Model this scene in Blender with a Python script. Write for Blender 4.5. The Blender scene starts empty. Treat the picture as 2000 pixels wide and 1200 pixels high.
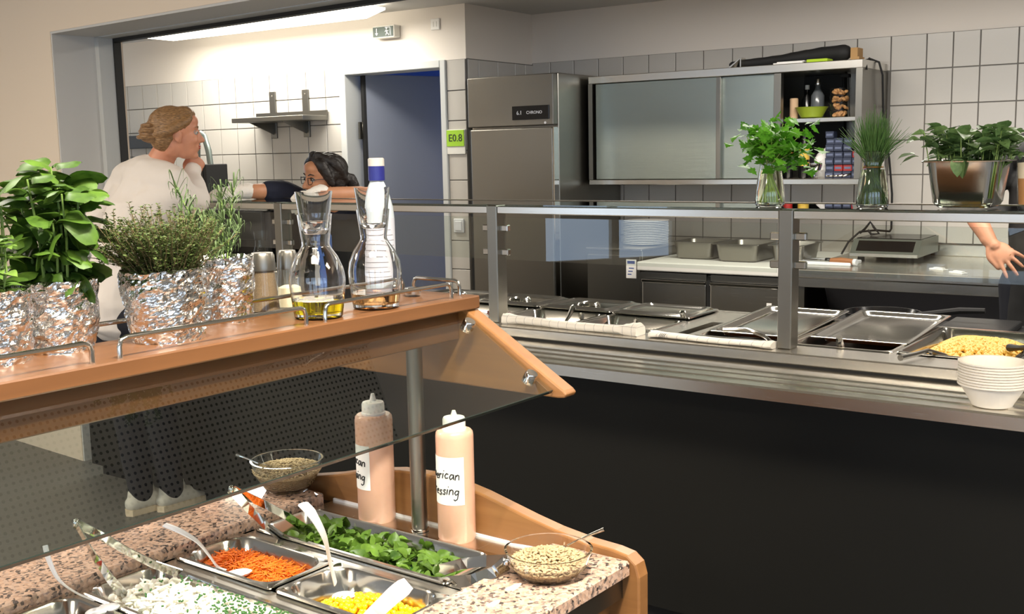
import bpy, bmesh, math, random
from mathutils import Vector, Matrix, Euler, noise
random.seed(7)
PI = math.pi
R = random.random
U = random.uniform
SC = bpy.context.scene
COL = SC.collection

# ---------------------------------------------------------------- camera
F_PX, PITCH, ROLL, EYE = 2117.83, 0.13956163, 0.02041519, 1.57
_cp, _sp, _cr, _sr = math.cos(PITCH), math.sin(PITCH), math.cos(ROLL), math.sin(ROLL)
FW = Vector((0, _cp, -_sp)); _dn = Vector((0, -_sp, -_cp)); _rt = Vector((1, 0, 0))
CR = _rt * _cr + _dn * _sr
CD = _dn * _cr - _rt * _sr
O = Vector((0, 0, EYE))
cam = bpy.data.cameras.new('camera'); camo = bpy.data.objects.new('camera', cam); COL.objects.link(camo)
cam.sensor_width = 36; cam.lens = F_PX / 2000 * 36; cam.clip_start = .02
camo.matrix_world = Matrix(((CR.x, -CD.x, -FW.x, O.x), (CR.y, -CD.y, -FW.y, O.y), (CR.z, -CD.z, -FW.z, O.z), (0, 0, 0, 1)))
SC.camera = camo

# ---------------------------------------------------------------- world, light, exposure
SC.view_settings.view_transform = 'Standard'; SC.view_settings.look = 'None'
SC.view_settings.gamma = 1; SC.view_settings.use_curve_mapping = False
SC.view_settings.exposure = 0.0
SC.cycles.max_bounces = 14; SC.cycles.transmission_bounces = 14; SC.cycles.transparent_max_bounces = 32; SC.cycles.glossy_bounces = 6
wd = bpy.data.worlds.new('daylight'); SC.world = wd; wd.use_nodes = True
bg = wd.node_tree.nodes['Background']; bg.inputs[0].default_value = (.62, .78, 1, 1); bg.inputs[1].default_value = 3.6

class Frame:
    """a horizontal working frame: u along, v across (away from the room), z up, in metres from the point under the lens"""
    def __init__(s, yaw):
        s.yaw = yaw; s.u = Vector((math.cos(yaw), math.sin(yaw), 0)); s.v = Vector((-math.sin(yaw), math.cos(yaw), 0))
    def w(s, u, v, z=0): return s.u * u + s.v * v + Vector((0, 0, z))
    def l(s, p): return Vector((p.dot(s.u), p.dot(s.v), p.z))
WORLD = Frame(0)
BAR = Frame(0.921335604)          # salad bar
CTR = Frame(math.radians(-36))    # serving counter
KIT = Frame(-0.6009245)           # kitchen walls
FRT = Frame(-0.68825)             # wall with the wide opening
def ray(x, y): return CR * ((x - 1000) / F_PX) + CD * ((y - 600) / F_PX) + FW
def onz(x, y, z):
    d = ray(x, y); return O + d * ((z - EYE) / d.z)
def at(x, y, d): return O + ray(x, y) * d
def dep(p): return (p - O).dot(FW)
def ppm(p): return F_PX / dep(p)

def area(name, fr, u, v, z, su, sv, power, col, rot=None, spread=180):
    l = bpy.data.lights.new(name, 'AREA'); l.shape = 'RECTANGLE'; l.size = su; l.size_y = sv; l.energy = power; l.color = col
    l.spread = math.radians(spread)
    o = bpy.data.objects.new(name, l); COL.objects.link(o); o.location = fr.w(u, v, z)
    o.rotation_euler = rot or (0, 0, fr.yaw)
    return o
def spot(name, p, tgt, power, col, size=50, blend=.5, rad=.03):
    l = bpy.data.lights.new(name, 'SPOT'); l.energy = power; l.color = col; l.spot_size = math.radians(size); l.spot_blend = blend; l.shadow_soft_size = rad
    o = bpy.data.objects.new(name, l); COL.objects.link(o); o.location = p
    o.rotation_euler = (Vector(tgt) - Vector(p)).to_track_quat('-Z', 'Y').to_euler(); return o
WARM = (1, .86, .68); NEU = (1, .93, .84)
area('kitchen_tube_light', KIT, -5.70, 5.26, 2.445, 2.0, .2, 46, (1, .95, .86))
area('kitchen_tube_light', KIT, -1.75, 4.7, 2.50, 1.6, .2, 66, NEU)
area('kitchen_tube_light', KIT, .1, 4.7, 2.50, 1.6, .2, 50, NEU)
area('dining_light', WORLD, -.3, .4, 2.95, 1.2, .6, 105, WARM)
area('dining_light', WORLD, 2.2, .9, 2.95, 1.2, .6, 80, WARM)
area('dining_light', WORLD, -4.2, 3.0, 2.95, 1.2, .6, 150, WARM)
area('dining_light', WORLD, -3.5, -.8, 2.95, 1.2, .6, 100, WARM)
spot('salad_spot', BAR.w(1.25, .35, 2.9), BAR.w(1.25, 1.35, .8), 190, (1, .93, .82), 50, .6, .05)
spot('salad_spot', BAR.w(.8, .35, 2.9), BAR.w(1.0, 1.45, .8), 340, (1, .93, .82), 50, .6, .05)
spot('counter_spot', CTR.w(-.75, 3.2, 2.5), CTR.w(-.75, 3.2, .9), 190, (1, .78, .48), 65, .6, .04)
spot('counter_spot', CTR.w(-2.0, 3.4, 2.5), CTR.w(-2.0, 3.5, .9), 120, (1, .80, .54), 60, .6, .04)
spot('rear_granite_fill', BAR.w(.9, 2.9, 2.9), BAR.w(1.0, 1.75, .8), 170, (1, .93, .82), 50, .6, .05)  # unseen spot added to brighten the rear granite behind the hood
area('corridor_light', KIT, -4.3, 7.6, 2.3, .8, .8, 30, (.25, .45, 1))

# ---------------------------------------------------------------- materials
def lin(c): return tuple((v / 12.92 if v <= .04045 else ((v + .055) / 1.055) ** 2.4) for v in (x / 255 for x in c)) + (1,)
class NT:
    def __init__(s, name):
        s.m = bpy.data.materials.new(name); s.m.use_nodes = True; s.t = s.m.node_tree
        s.b = s.t.nodes['Principled BSDF']; s.out = s.t.nodes['Material Output']
    def n(s, typ, **k):
        nd = s.t.nodes.new(typ)
        for a, b in k.items():
            if a in nd.bl_rna.properties and a not in ('inputs',): setattr(nd, a, b)
            else: nd.inputs[a.replace('_', ' ')].default_value = b
        return nd
    def lk(s, a, b): s.t.links.new(a, b)
    def coord(s, kind='Object', scale=(1, 1, 1), rot=(0, 0, 0)):
        tc = s.n('ShaderNodeTexCoord'); mp = s.n('ShaderNodeMapping'); s.lk(tc.outputs[kind], mp.inputs[0])
        mp.inputs['Scale'].default_value = scale; mp.inputs['Rotation'].default_value = rot; return mp.outputs[0]
    def noise(s, vec, scale, detail=3, rough=.5, dist=0):
        nd = s.n('ShaderNodeTexNoise'); nd.inputs['Scale'].default_value = scale; nd.inputs['Detail'].default_value = detail
        nd.inputs['Roughness'].default_value = rough; nd.inputs['Distortion'].default_value = dist; s.lk(vec, nd.inputs['Vector']); return nd.outputs[0]
    def ramp(s, fac, stops):
        r = s.n('ShaderNodeValToRGB'); e = r.color_ramp.elements
        while len(e) < len(stops): e.new(.5)
        for i, (p, c) in enumerate(stops): e[i].position = p; e[i].color = c if len(c) == 4 else lin(c)
        s.lk(fac, r.inputs[0]); return r.outputs[0]
    def bump(s, h, strength=.3, dist=.002):
        b = s.n('ShaderNodeBump'); b.inputs['Strength'].default_value = strength; b.inputs['Distance'].default_value = dist
        s.lk(h, b.inputs['Height']); s.lk(b.outputs[0], s.b.inputs['Normal'])
def pbr(name, col, rough=.5, metal=0, spec=.5, var=0, vscale=30, bump=0, bscale=60, sub=0, emit=None, es=0, coat=0, rvar=0):
    t = NT(name); b = t.b; c = lin(col)
    b.inputs['Base Color'].default_value = c; b.inputs['Roughness'].default_value = rough; b.inputs['Metallic'].default_value = metal
    b.inputs['Specular IOR Level'].default_value = spec; b.inputs['Coat Weight'].default_value = coat
    if sub: b.inputs['Subsurface Weight'].default_value = sub; b.inputs['Subsurface Radius'].default_value = (.01, .004, .002)
    if emit: b.inputs['Emission Color'].default_value = lin(emit); b.inputs['Emission Strength'].default_value = es
    if var:
        v = t.coord(); n = t.noise(v, vscale, 4)
        lo = tuple(max(0, x * (1 - var)) for x in c[:3]) + (1,); hi = tuple(min(1, x * (1 + var)) for x in c[:3]) + (1,)
        t.lk(t.ramp(n, [(.3, lo), (.7, hi)]), b.inputs['Base Color'])
    if bump:
        v = t.coord(); t.bump(t.noise(v, bscale, 3), bump, .003)
    return t.m
def steel(name, col=(176, 174, 168), rough=.28, axis=0, scale=1, waves=0.0):
    """brushed stainless steel, the brushing runs along one axis"""
    t = NT(name); b = t.b; b.inputs['Metallic'].default_value = 1; b.inputs['Base Color'].default_value = lin(col)
    s = [900, 900, 900]; s[axis] = 5
    v = t.coord('Object', tuple(x * scale for x in s)); n = t.noise(v, 1, 2)
    r = t.n('ShaderNodeMapRange'); t.lk(n, r.inputs[0]); r.inputs[3].default_value = rough - .035; r.inputs[4].default_value = rough + .045
    t.lk(r.outputs[0], b.inputs['Roughness'])
    if waves:
        n2 = t.noise(t.coord(), 3.0, 2); ad = t.n('ShaderNodeMath', operation='MULTIPLY_ADD'); t.lk(n2, ad.inputs[0]); ad.inputs[1].default_value = 30 * waves; t.lk(n, ad.inputs[2]); t.bump(ad.outputs[0], .12, .004)
    return t.m
def wood(name, c0, c1, axis=0, rough=.38, scale=1.0):
    t = NT(name); s = [34, 34, 34]; s[axis] = 2.0
    v = t.coord('Object', tuple(x * scale for x in s)); n = t.noise(v, 1, 6, .6, .6)
    t.lk(t.ramp(n, [(.25, c0), (.75, c1)]), t.b.inputs['Base Color'])
    t.b.inputs['Roughness'].default_value = rough; t.b.inputs['Coat Weight'].default_value = .15; t.b.inputs['Coat Roughness'].default_value = .25
    t.bump(n, .04, .002); return t.m
def granite(name):
    t = NT(name); v = t.coord()
    vo = t.n('ShaderNodeTexVoronoi'); vo.inputs['Scale'].default_value = 170; t.lk(v, vo.inputs['Vector'])
    sep = t.n('ShaderNodeSeparateColor'); t.lk(vo.outputs['Color'], sep.inputs[0])
    n = t.noise(v, 60, 5, .7)
    ad = t.n('ShaderNodeMath', operation='MULTIPLY_ADD'); t.lk(n, ad.inputs[0]); ad.inputs[1].default_value = 1.1; t.lk(sep.outputs[0], ad.inputs[2])
    mu = t.n('ShaderNodeMath', operation='MULTIPLY'); t.lk(ad.outputs[0], mu.inputs[0]); mu.inputs[1].default_value = .5
    c = t.ramp(mu.outputs[0], [(.27, (56, 51, 49)), (.34, (108, 96, 90)), (.42, (154, 132, 118)), (.54, (178, 146, 124)), (.70, (194, 166, 146)), (.82, (166, 144, 132))])
    t.lk(c, t.b.inputs['Base Color']); t.b.inputs['Roughness'].default_value = .05; t.b.inputs['Specular IOR Level'].default_value = .35; return t.m
def clear(name, col=(1, 1, 1), ior=1.45, rough=0):
    t = NT(name); b = t.b; b.inputs['Transmission Weight'].default_value = 1; b.inputs['Roughness'].default_value = rough
    b.inputs['IOR'].default_value = ior; b.inputs['Base Color'].default_value = (*col, 1); return t.m
def pane(name, tint=(.93, .97, .95), ior=1.5, gain=1.0):
    """flat glass: Fresnel mirror over straight transmission, so daylight goes through"""
    t = NT(name); tr = t.n('ShaderNodeBsdfTransparent'); tr.inputs[0].default_value = (*tint, 1); gl = t.n('ShaderNodeBsdfGlossy'); gl.inputs['Roughness'].default_value = 0.0
    fr = t.n('ShaderNodeFresnel'); fr.inputs[0].default_value = ior; mx = t.n('ShaderNodeMixShader')
    mu = t.n('ShaderNodeMath', operation='MULTIPLY'); mu.use_clamp = True; t.lk(fr.outputs[0], mu.inputs[0]); mu.inputs[1].default_value = gain
    ge = t.n('ShaderNodeNewGeometry'); nb = t.n('ShaderNodeMath', operation='SUBTRACT'); nb.inputs[0].default_value = 1; t.lk(ge.outputs['Backfacing'], nb.inputs[1])
    m2 = t.n('ShaderNodeMath', operation='MULTIPLY'); t.lk(mu.outputs[0], m2.inputs[0]); t.lk(nb.outputs[0], m2.inputs[1]); mu = m2
    t.lk(mu.outputs[0], mx.inputs[0]); t.lk(tr.outputs[0], mx.inputs[1]); t.lk(gl.outputs[0], mx.inputs[2]); t.lk(mx.outputs[0], t.out.inputs[0]); return t.m
def leafmat(name, c0, c1, rough=.42, trans=.25):
    t = NT(name); oi = t.n('ShaderNodeObjectInfo'); v = t.coord(); n = t.noise(v, 70, 3)
    ad = t.n('ShaderNodeMath', operation='MULTIPLY_ADD'); t.lk(oi.outputs['Random'], ad.inputs[0]); ad.inputs[1].default_value = .6; t.lk(n, ad.inputs[2])
    mu = t.n('ShaderNodeMath', operation='MULTIPLY'); t.lk(ad.outputs[0], mu.inputs[0]); mu.inputs[1].default_value = .72
    c = t.ramp(mu.outputs[0], [(.2, c0), (.85, c1)]); t.lk(c, t.b.inputs['Base Color'])
    t.b.inputs['Roughness'].default_value = rough; t.b.inputs['Specular IOR Level'].default_value = .35
    tl = t.n('ShaderNodeBsdfTranslucent'); t.lk(c, tl.inputs[0]); mx = t.n('ShaderNodeMixShader'); mx.inputs[0].default_value = trans
    t.lk(t.b.outputs[0], mx.inputs[1]); t.lk(tl.outputs[0], mx.inputs[2]); t.lk(mx.outputs[0], t.out.inputs[0]); return t.m
M = {}
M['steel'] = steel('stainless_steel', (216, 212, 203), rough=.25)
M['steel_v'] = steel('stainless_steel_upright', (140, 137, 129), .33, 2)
M['steel_lo'] = steel('polished_steel', (196, 194, 188), .14)
M['steel_dk'] = steel('dull_steel', (120, 118, 112), .36)
M['steel_door'] = steel('fridge_steel', (128, 125, 118), .34, 2, waves=.03)
M['steel_slide'] = steel('sliding_door_steel', (160, 170, 165), .34, 0, waves=.12)
M['chrome'] = steel('chrome', (215, 214, 210), .07)
M['foil'] = pbr('aluminium_foil', (225, 224, 222), .13, 1, bump=.5, bscale=90)
M['wood'] = wood('beech_board', (85, 54, 29), (104, 68, 38))
M['wood_dk'] = wood('beech_fascia', (80, 50, 28), (101, 64, 38))
M['wood_v'] = wood('beech_panel', (120, 81, 45), (142, 100, 59), 1)
M['wood_knife'] = wood('knife_wood', (130, 80, 40), (160, 100, 55), 0)
M['granite'] = granite('pink_granite')
M['wall_d'] = pbr('beige_wall', (226, 210, 190), .85, bump=.06, bscale=250)
M['wall_k'] = pbr('kitchen_wall_paint', (224, 216, 206), .8, bump=.06, bscale=250)
M['reveal'] = pbr('white_reveal', (198, 197, 194), .6)
M['grey_frame'] = pbr('grey_frame', (190, 192, 190), .4)
M['seal'] = pbr('black_seal', (26, 26, 25), .5)
M['tile'] = pbr('white_tile', (186, 182, 175), .22, var=.015, vscale=3)
M['grout'] = pbr('grey_grout', (110, 107, 102), .9)
M['ceil_k'] = pbr('kitchen_ceiling', (196, 194, 190), .8)
M['floor'] = pbr('grey_floor', (104, 102, 98), .45, var=.15, vscale=40)
M['black'] = pbr('black_laminate', (25, 25, 22), .62, spec=.3)
M['black_gloss'] = pbr('black_gloss', (18, 18, 19), .2)
M['black_matt'] = pbr('black_matt', (16, 16, 16), .7)
M['dark'] = pbr('dark_metal', (58, 58, 58), .4, .6)
M['door_in'] = pbr('blue_grey_door', (122, 128, 142), .5)
M['blue_wall'] = pbr('corridor_wall', (150, 165, 200), .8)
M['white'] = pbr('white_plastic', (218, 218, 222), .3)
M['white_m'] = pbr('white_card', (232, 230, 226), .7)
M['offwhite'] = pbr('offwhite_plastic', (214, 212, 204), .45)
M['sugar'] = pbr('pressed_fibre', (236, 231, 222), .75)
M['lamp'] = pbr('lamp_diffuser', (255, 255, 250), .5, emit=(255, 246, 226), es=7)
M['glass'] = clear('clear_glass')
M['glass_thin'] = pane('thin_glass', (.97, .98, .975), 1.45)
M['pane'] = pane('sneeze_glass', (.86, .90, .88), 1.52, gain=2.0)
M['pane_c'] = pane('counter_glass', (.90, .93, .91), 1.5, gain=2.0)
M['shelf_glass'] = pane('shelf_glass', (.5, .55, .53), 1.6, gain=1.4)
M['edge'] = pbr('glass_edge', (26, 36, 33), .12)
M['oil'] = clear('oil', (.95, .80, .02), 1.4)
M['vinegar'] = clear('vinegar', (.80, .45, .18), 1.36)
M['water'] = clear('water', (.92, 1, .80), 1.33)
M['pepper'] = pbr('ground_pepper', (112, 92, 68), .9, var=.5, vscale=900)
M['salt'] = pbr('salt', (232, 220, 190), .9)
M['sauce'] = pbr('pink_dressing', (214, 166, 142), .35, var=.05, vscale=25, coat=.3, sub=.1)
M['cap_soft'] = pbr('soft_white_cap', (232, 226, 220), .35, sub=.2)
M['ink'] = pbr('black_ink', (18, 18, 20), .6)
M['carrot'] = leafmat('carrot', (226, 96, 14), (250, 146, 48), .4, .12)
M['carrot_box'] = pbr('carrot_tray', (214, 96, 40), .35)
M['corn'] = pbr('sweetcorn', (246, 190, 16), .3, sub=.2, var=.12, vscale=80)
M['cheese'] = pbr('white_cheese', (244, 241, 230), .6, sub=.15)
M['pasta'] = pbr('egg_pasta', (236, 186, 74), .45, sub=.2, var=.1, vscale=120)
M['seed'] = leafmat('sunflower_seed', (120, 98, 68), (186, 164, 126), .6, 0)
M['chive'] = leafmat('chive', (52, 96, 42), (124, 160, 92), .45)
M['basil'] = leafmat('basil_leaf', (28, 56, 14), (84, 116, 38), .5)
M['herb'] = leafmat('mint_leaf', (52, 84, 28), (108, 138, 62), .45)
M['thyme'] = leafmat('thyme_leaf', (48, 66, 26), (104, 118, 64), .55)
M['rosemary'] = leafmat('rosemary_leaf', (50, 72, 38), (104, 124, 80), .5)
M['parsley'] = leafmat('parsley_leaf', (52, 116, 18), (112, 180, 54), .45, .3)
M['lettuce'] = leafmat('lamb_lettuce', (42, 74, 16), (106, 138, 52), .4, .2)
M['basil2'] = leafmat('large_basil_leaf', (40, 74, 32), (120, 150, 94), .4)
M['stem'] = pbr('green_stem', (110, 136, 66), .5)
M['stem_pale'] = pbr('pale_green_stem', (168, 196, 96), .45)
M['twig'] = pbr('brown_stem', (96, 82, 52), .7)
M['soil'] = pbr('potting_soil', (46, 34, 26), .95, bump=.8, bscale=200)
M['skin'] = pbr('skin', (202, 140, 110), .5, sub=.15, var=.06, vscale=20)
M['skin2'] = pbr('light_brown_skin', (198, 140, 104), .5, sub=.15, var=.06, vscale=20)
M['lip'] = pbr('lips', (176, 96, 84), .45)
M['eye'] = pbr('eye_white', (168, 164, 158), .4)
M['iris'] = pbr('dark_iris', (40, 26, 18), .1)
def hairmat(name, c0, c1):
    t = NT(name); n = t.noise(t.coord('Object', (12, 12, 60)), 6, 4); t.lk(t.ramp(n, [(.3, c0), (.7, c1)]), t.b.inputs['Base Color']); t.b.inputs['Roughness'].default_value = .45; t.bump(n, .5, .004); return t.m
M['hair_b'] = hairmat('dark_blond_hair', (92, 66, 40), (168, 128, 84))
M['hair_k'] = hairmat('black_hair', (14, 11, 10), (40, 32, 28))
M['shirt'] = pbr('white_blouse', (224, 216, 208), .85, bump=.3, bscale=14)
M['navy'] = pbr('navy_cotton', (26, 30, 48), .9, bump=.3, bscale=18)
M['trouser'] = pbr('dark_denim', (20, 22, 32), .9)
M['apron'] = pbr('black_apron', (26, 26, 26), .85, bump=.3, bscale=10)
M['glove'] = pbr('white_glove', (236, 230, 220), .55, bump=.25, bscale=50)
M['sneaker'] = pbr('grey_sneaker', (205, 200, 190), .7)
M['sole'] = pbr('beige_sole', (214, 196, 170), .7)
M['gold'] = pbr('gold', (212, 160, 70), .2, 1)
def towelmat():
    t = NT('checked_towel'); v = t.coord(); sx = t.n('ShaderNodeSeparateXYZ'); t.lk(v, sx.inputs[0]); acc = None
    for ax, per in ((0, .038), (2, .03)):
        m = t.n('ShaderNodeMath', operation='MULTIPLY'); t.lk(sx.outputs[ax], m.inputs[0]); m.inputs[1].default_value = 1 / per
        f = t.n('ShaderNodeMath', operation='FRACT'); t.lk(m.outputs[0], f.inputs[0]); c = t.n('ShaderNodeMath', operation='LESS_THAN'); t.lk(f.outputs[0], c.inputs[0]); c.inputs[1].default_value = .05
        if acc is None: acc = c.outputs[0]
        else:
            mx = t.n('ShaderNodeMath', operation='MAXIMUM'); t.lk(acc, mx.inputs[0]); t.lk(c.outputs[0], mx.inputs[1]); acc = mx.outputs[0]
    t.lk(t.ramp(acc, [(0, (238, 232, 220)), (1, (186, 180, 176))]), t.b.inputs['Base Color']); t.b.inputs['Roughness'].default_value = .95
    t.bump(t.noise(v, 300, 2), .3, .002); return t.m
M['towel'] = towelmat()
def perf():
    """acoustic ceiling: rows of round holes inside a plain border"""
    t = NT('perforated_ceiling'); v = t.coord('Object', (1 / .0222, 1 / .0222, 1)); fr = t.n('ShaderNodeVectorMath', operation='FRACTION'); t.lk(v, fr.inputs[0])
    su = t.n('ShaderNodeVectorMath', operation='SUBTRACT'); t.lk(fr.outputs[0], su.inputs[0]); su.inputs[1].default_value = (.5, .5, 0)
    mu = t.n('ShaderNodeVectorMath', operation='MULTIPLY'); t.lk(su.outputs[0], mu.inputs[0]); mu.inputs[1].default_value = (1, 1, 0)
    ln = t.n('ShaderNodeVectorMath', operation='LENGTH'); t.lk(mu.outputs[0], ln.inputs[0])
    t.lk(t.ramp(ln.outputs['Value'], [(.21, (40, 40, 40)), (.26, (214, 212, 206))]), t.b.inputs['Base Color']); t.b.inputs['Roughness'].default_value = .9; return t.m
M['perf'] = perf(); M['ceil_d'] = pbr('white_ceiling', (216, 213, 207), .9)

# ---------------------------------------------------------------- mesh building
class MB:
    def __init__(s): s.v = []; s.f = []; s.s = []; s.mi = []; s.cur = 0
    def add(s, vs, fs, smooth=False):
        b = len(s.v); s.v += [tuple(p) for p in vs]; s.f += [tuple(i + b for i in f) for f in fs]
        s.s += [smooth] * len(fs); s.mi += [s.cur] * len(fs); return s
    def box(s, x0, x1, y0, y1, z0, z1, c=0):
        if c <= 0:
            vs = [(x, y, z) for z in (z0, z1) for y in (y0, y1) for x in (x0, x1)]
            return s.add(vs, [(0, 2, 3, 1), (4, 5, 7, 6), (0, 1, 5, 4), (1, 3, 7, 5), (3, 2, 6, 7), (2, 0, 4, 6)])
        bm = bmesh.new(); bmesh.ops.create_cube(bm, size=1)
        for v in bm.verts: v.co = ((x0 + x1) / 2 + v.co.x * (x1 - x0), (y0 + y1) / 2 + v.co.y * (y1 - y0), (z0 + z1) / 2 + v.co.z * (z1 - z0))
        bmesh.ops.bevel(bm, geom=bm.edges[:], offset=c, segments=2 if c > .004 else 1, affect='EDGES', profile=.5)
        return s.bm(bm)
    def bm(s, bm, smooth=False):
        bm.verts.index_update(); s.add([v.co[:] for v in bm.verts], [[v.index for v in f.verts] for f in bm.faces], smooth); bm.free(); return s
    def prism(s, prof, fn0, fn1, smooth=False):
        n = len(prof); vs = [fn0(*p) for p in prof] + [fn1(*p) for p in prof]
        return s.add(vs, [tuple(range(n))[::-1], tuple(range(n, 2 * n))] + [(i, (i + 1) % n, n + (i + 1) % n, n + i) for i in range(n)], smooth)
    def tube(s, pts, r, seg=8, caps=True, smooth=True, sq=None):
        pts = [Vector(p) for p in pts]; n = len(pts); rs = r if isinstance(r, (list, tuple)) else [r] * n
        vs = []; up = None
        for i, p in enumerate(pts):
            t = (pts[min(i + 1, n - 1)] - pts[max(i - 1, 0)]).normalized()
            if up is None:
                up = Vector((0, 0, 1)) if abs(t.z) < .9 else Vector((1, 0, 0))
            a = (up - t * up.dot(t)); a = a.normalized() if a.length > 1e-6 else t.orthogonal().normalized(); b = t.cross(a); up = a
            for k in range(seg):
                an = 2 * PI * k / seg; q = rs[i]; e = sq[i] if sq else 1
                vs.append(p + a * (math.cos(an) * q * e) + b * (math.sin(an) * q))
        fs = [(i * seg + k, i * seg + (k + 1) % seg, (i + 1) * seg + (k + 1) % seg, (i + 1) * seg + k) for i in range(n - 1) for k in range(seg)]
        s.add(vs, fs, smooth)
        if caps:
            b = len(s.v) - len(vs)
            s.f += [tuple(b + k for k in range(seg))[::-1], tuple(b + (n - 1) * seg + k for k in range(seg))]; s.s += [False, False]; s.mi += [s.cur] * 2
        return s
    def lathe(s, prof, c=(0, 0, 0), seg=24, smooth=True, fx=1, fy=1):
        n = len(prof); vs = []
        for (r, z) in prof:
            for k in range(seg):
                a = 2 * PI * k / seg; vs.append((c[0] + r * fx * math.cos(a), c[1] + r * fy * math.sin(a), c[2] + z))
        fs = [(i * seg + k, i * seg + (k + 1) % seg, (i + 1) * seg + (k + 1) % seg, (i + 1) * seg + k) for i in range(n - 1) for k in range(seg)]
        if prof[0][0] > 1e-5: fs.append(tuple(range(seg))[::-1])
        if prof[-1][0] > 1e-5: fs.append(tuple((n - 1) * seg + k for k in range(seg)))
        return s.add(vs, fs, smooth)
    def ell(s, c, r, mat=None, seg=16, ring=10):
        vs = []; c = Vector(c)
        for i in range(ring + 1):
            th = PI * i / ring
            for k in range(seg):
                a = 2 * PI * k / seg; p = Vector((r[0] * math.sin(th) * math.cos(a), r[1] * math.sin(th) * math.sin(a), -r[2] * math.cos(th)))
                vs.append(c + (mat @ p if mat else p))
        return s.add(vs, [(i * seg + k, i * seg + (k + 1) % seg, (i + 1) * seg + (k + 1) % seg, (i + 1) * seg + k) for i in range(ring) for k in range(seg)], True)
    def limb(s, pts, rs, seg=14, flat=None):
        """tapered rounded limb through several joints"""
        pts = [Vector(p) for p in pts]; P = []; Q = []; E = []
        n = len(pts); fl = flat or [1] * n
        for i in range(n - 1):
            m = 5
            for k in range(m + (i == n - 2)):
                t = k / m; p0 = pts[max(i - 1, 0)]; p1 = pts[i]; p2 = pts[i + 1]; p3 = pts[min(i + 2, n - 1)]
                P.append(.5 * ((2 * p1) + (p2 - p0) * t + (2 * p0 - 5 * p1 + 4 * p2 - p3) * t * t + (3 * p1 - p0 - 3 * p2 + p3) * t ** 3))
                Q.append(rs[i] * (1 - t) + rs[i + 1] * t); E.append(fl[i] * (1 - t) + fl[i + 1] * t)
        d0 = (P[0] - P[1]).normalized(); d1 = (P[-1] - P[-2]).normalized()
        P = [P[0] + d0 * Q[0] * .9, P[0] + d0 * Q[0] * .6] + P + [P[-1] + d1 * Q[-1] * .6, P[-1] + d1 * Q[-1] * .9]
        Q = [Q[0] * .35, Q[0] * .8] + Q + [Q[-1] * .8, Q[-1] * .35]; E = [E[0]] * 2 + E + [E[-1]] * 2
        return s.tube(P, Q, seg, True, True, E)
    def xf(s, m): s.v = [tuple(m @ Vector(p)) for p in s.v]; return s
    def join(s, o, m=None):
        return s.merge(o, m)
    def merge(s, o, m=None):
        b = len(s.v); s.v += [tuple(m @ Vector(p)) if m else p for p in o.v]; s.f += [tuple(i + b for i in f) for f in o.f]; s.s += o.s; s.mi += o.mi; return s
    def mesh(s, name, mats, off=(0, 0, 0)):
        me = bpy.data.meshes.new(name); ox, oy, oz = off
        me.from_pydata([(x - ox, y - oy, z - oz) for x, y, z in s.v], [], s.f); me.polygons.foreach_set('use_smooth', s.s)
        for m in (mats if isinstance(mats, (list, tuple)) else [mats]): me.materials.append(M[m] if isinstance(m, str) else m)
        me.polygons.foreach_set('material_index', s.mi)
        bm = bmesh.new(); bm.from_mesh(me); bmesh.ops.recalc_face_normals(bm, faces=bm.faces[:])
        if len(bm.verts) < 4000:
            for e in bm.edges:
                if len(e.link_faces) == 2 and e.calc_face_angle(0) > .62: e.smooth = False
        bm.to_mesh(me); bm.free()
        me.update(); return me

ORG = {}
def tag(o, label=None, cat=None, group=None, kind=None):
    if label: o['label'] = label
    if cat: o['category'] = cat
    if group: o['group'] = group
    if kind: o['kind'] = kind
    return o
def thing(name, fr, org, label, cat, group=None):
    o = bpy.data.objects.new(name, None); COL.objects.link(o); o.empty_display_size = .05
    o.location = fr.w(*org); o.rotation_euler = (0, 0, fr.yaw); ORG[o.name] = tuple(org); return tag(o, label, cat, group)
def part(name, mb, mat, parent, label=None, kind=None):
    """a mesh part; its coordinates are given in the frame its thing stands in"""
    org = ORG[parent.name]; me = mb.mesh(name, mat, org) if isinstance(mb, MB) else mb
    o = bpy.data.objects.new(name, me); COL.objects.link(o); o.parent = parent; ORG[o.name] = org; return tag(o, label, kind=kind)
def inst(name, me, parent, m, kind=None):
    o = bpy.data.objects.new(name, me); COL.objects.link(o); o.parent = parent; o.matrix_local = m; return tag(o, kind=kind)
def single(name, fr, org, mb, mat, label, cat, group=None, kind=None):
    o = bpy.data.objects.new(name, mb.mesh(name, mat, org)); COL.objects.link(o); o.location = fr.w(*org); o.rotation_euler = (0, 0, fr.yaw); ORG[o.name] = tuple(org)
    return tag(o, label, cat, group, kind)
def struct(name, fr, mb, mat, org=(0, 0, 0)):
    return single(name, fr, org, mb, mat, None, None, None, 'structure')
def copy_tree(o, parent=None):
    c = o.copy(); COL.objects.link(c)
    if parent: c.parent = parent
    ORG[c.name] = ORG.get(o.name, (0, 0, 0))
    for ch in list(o.children): copy_tree(ch, c)
    return c
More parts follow.
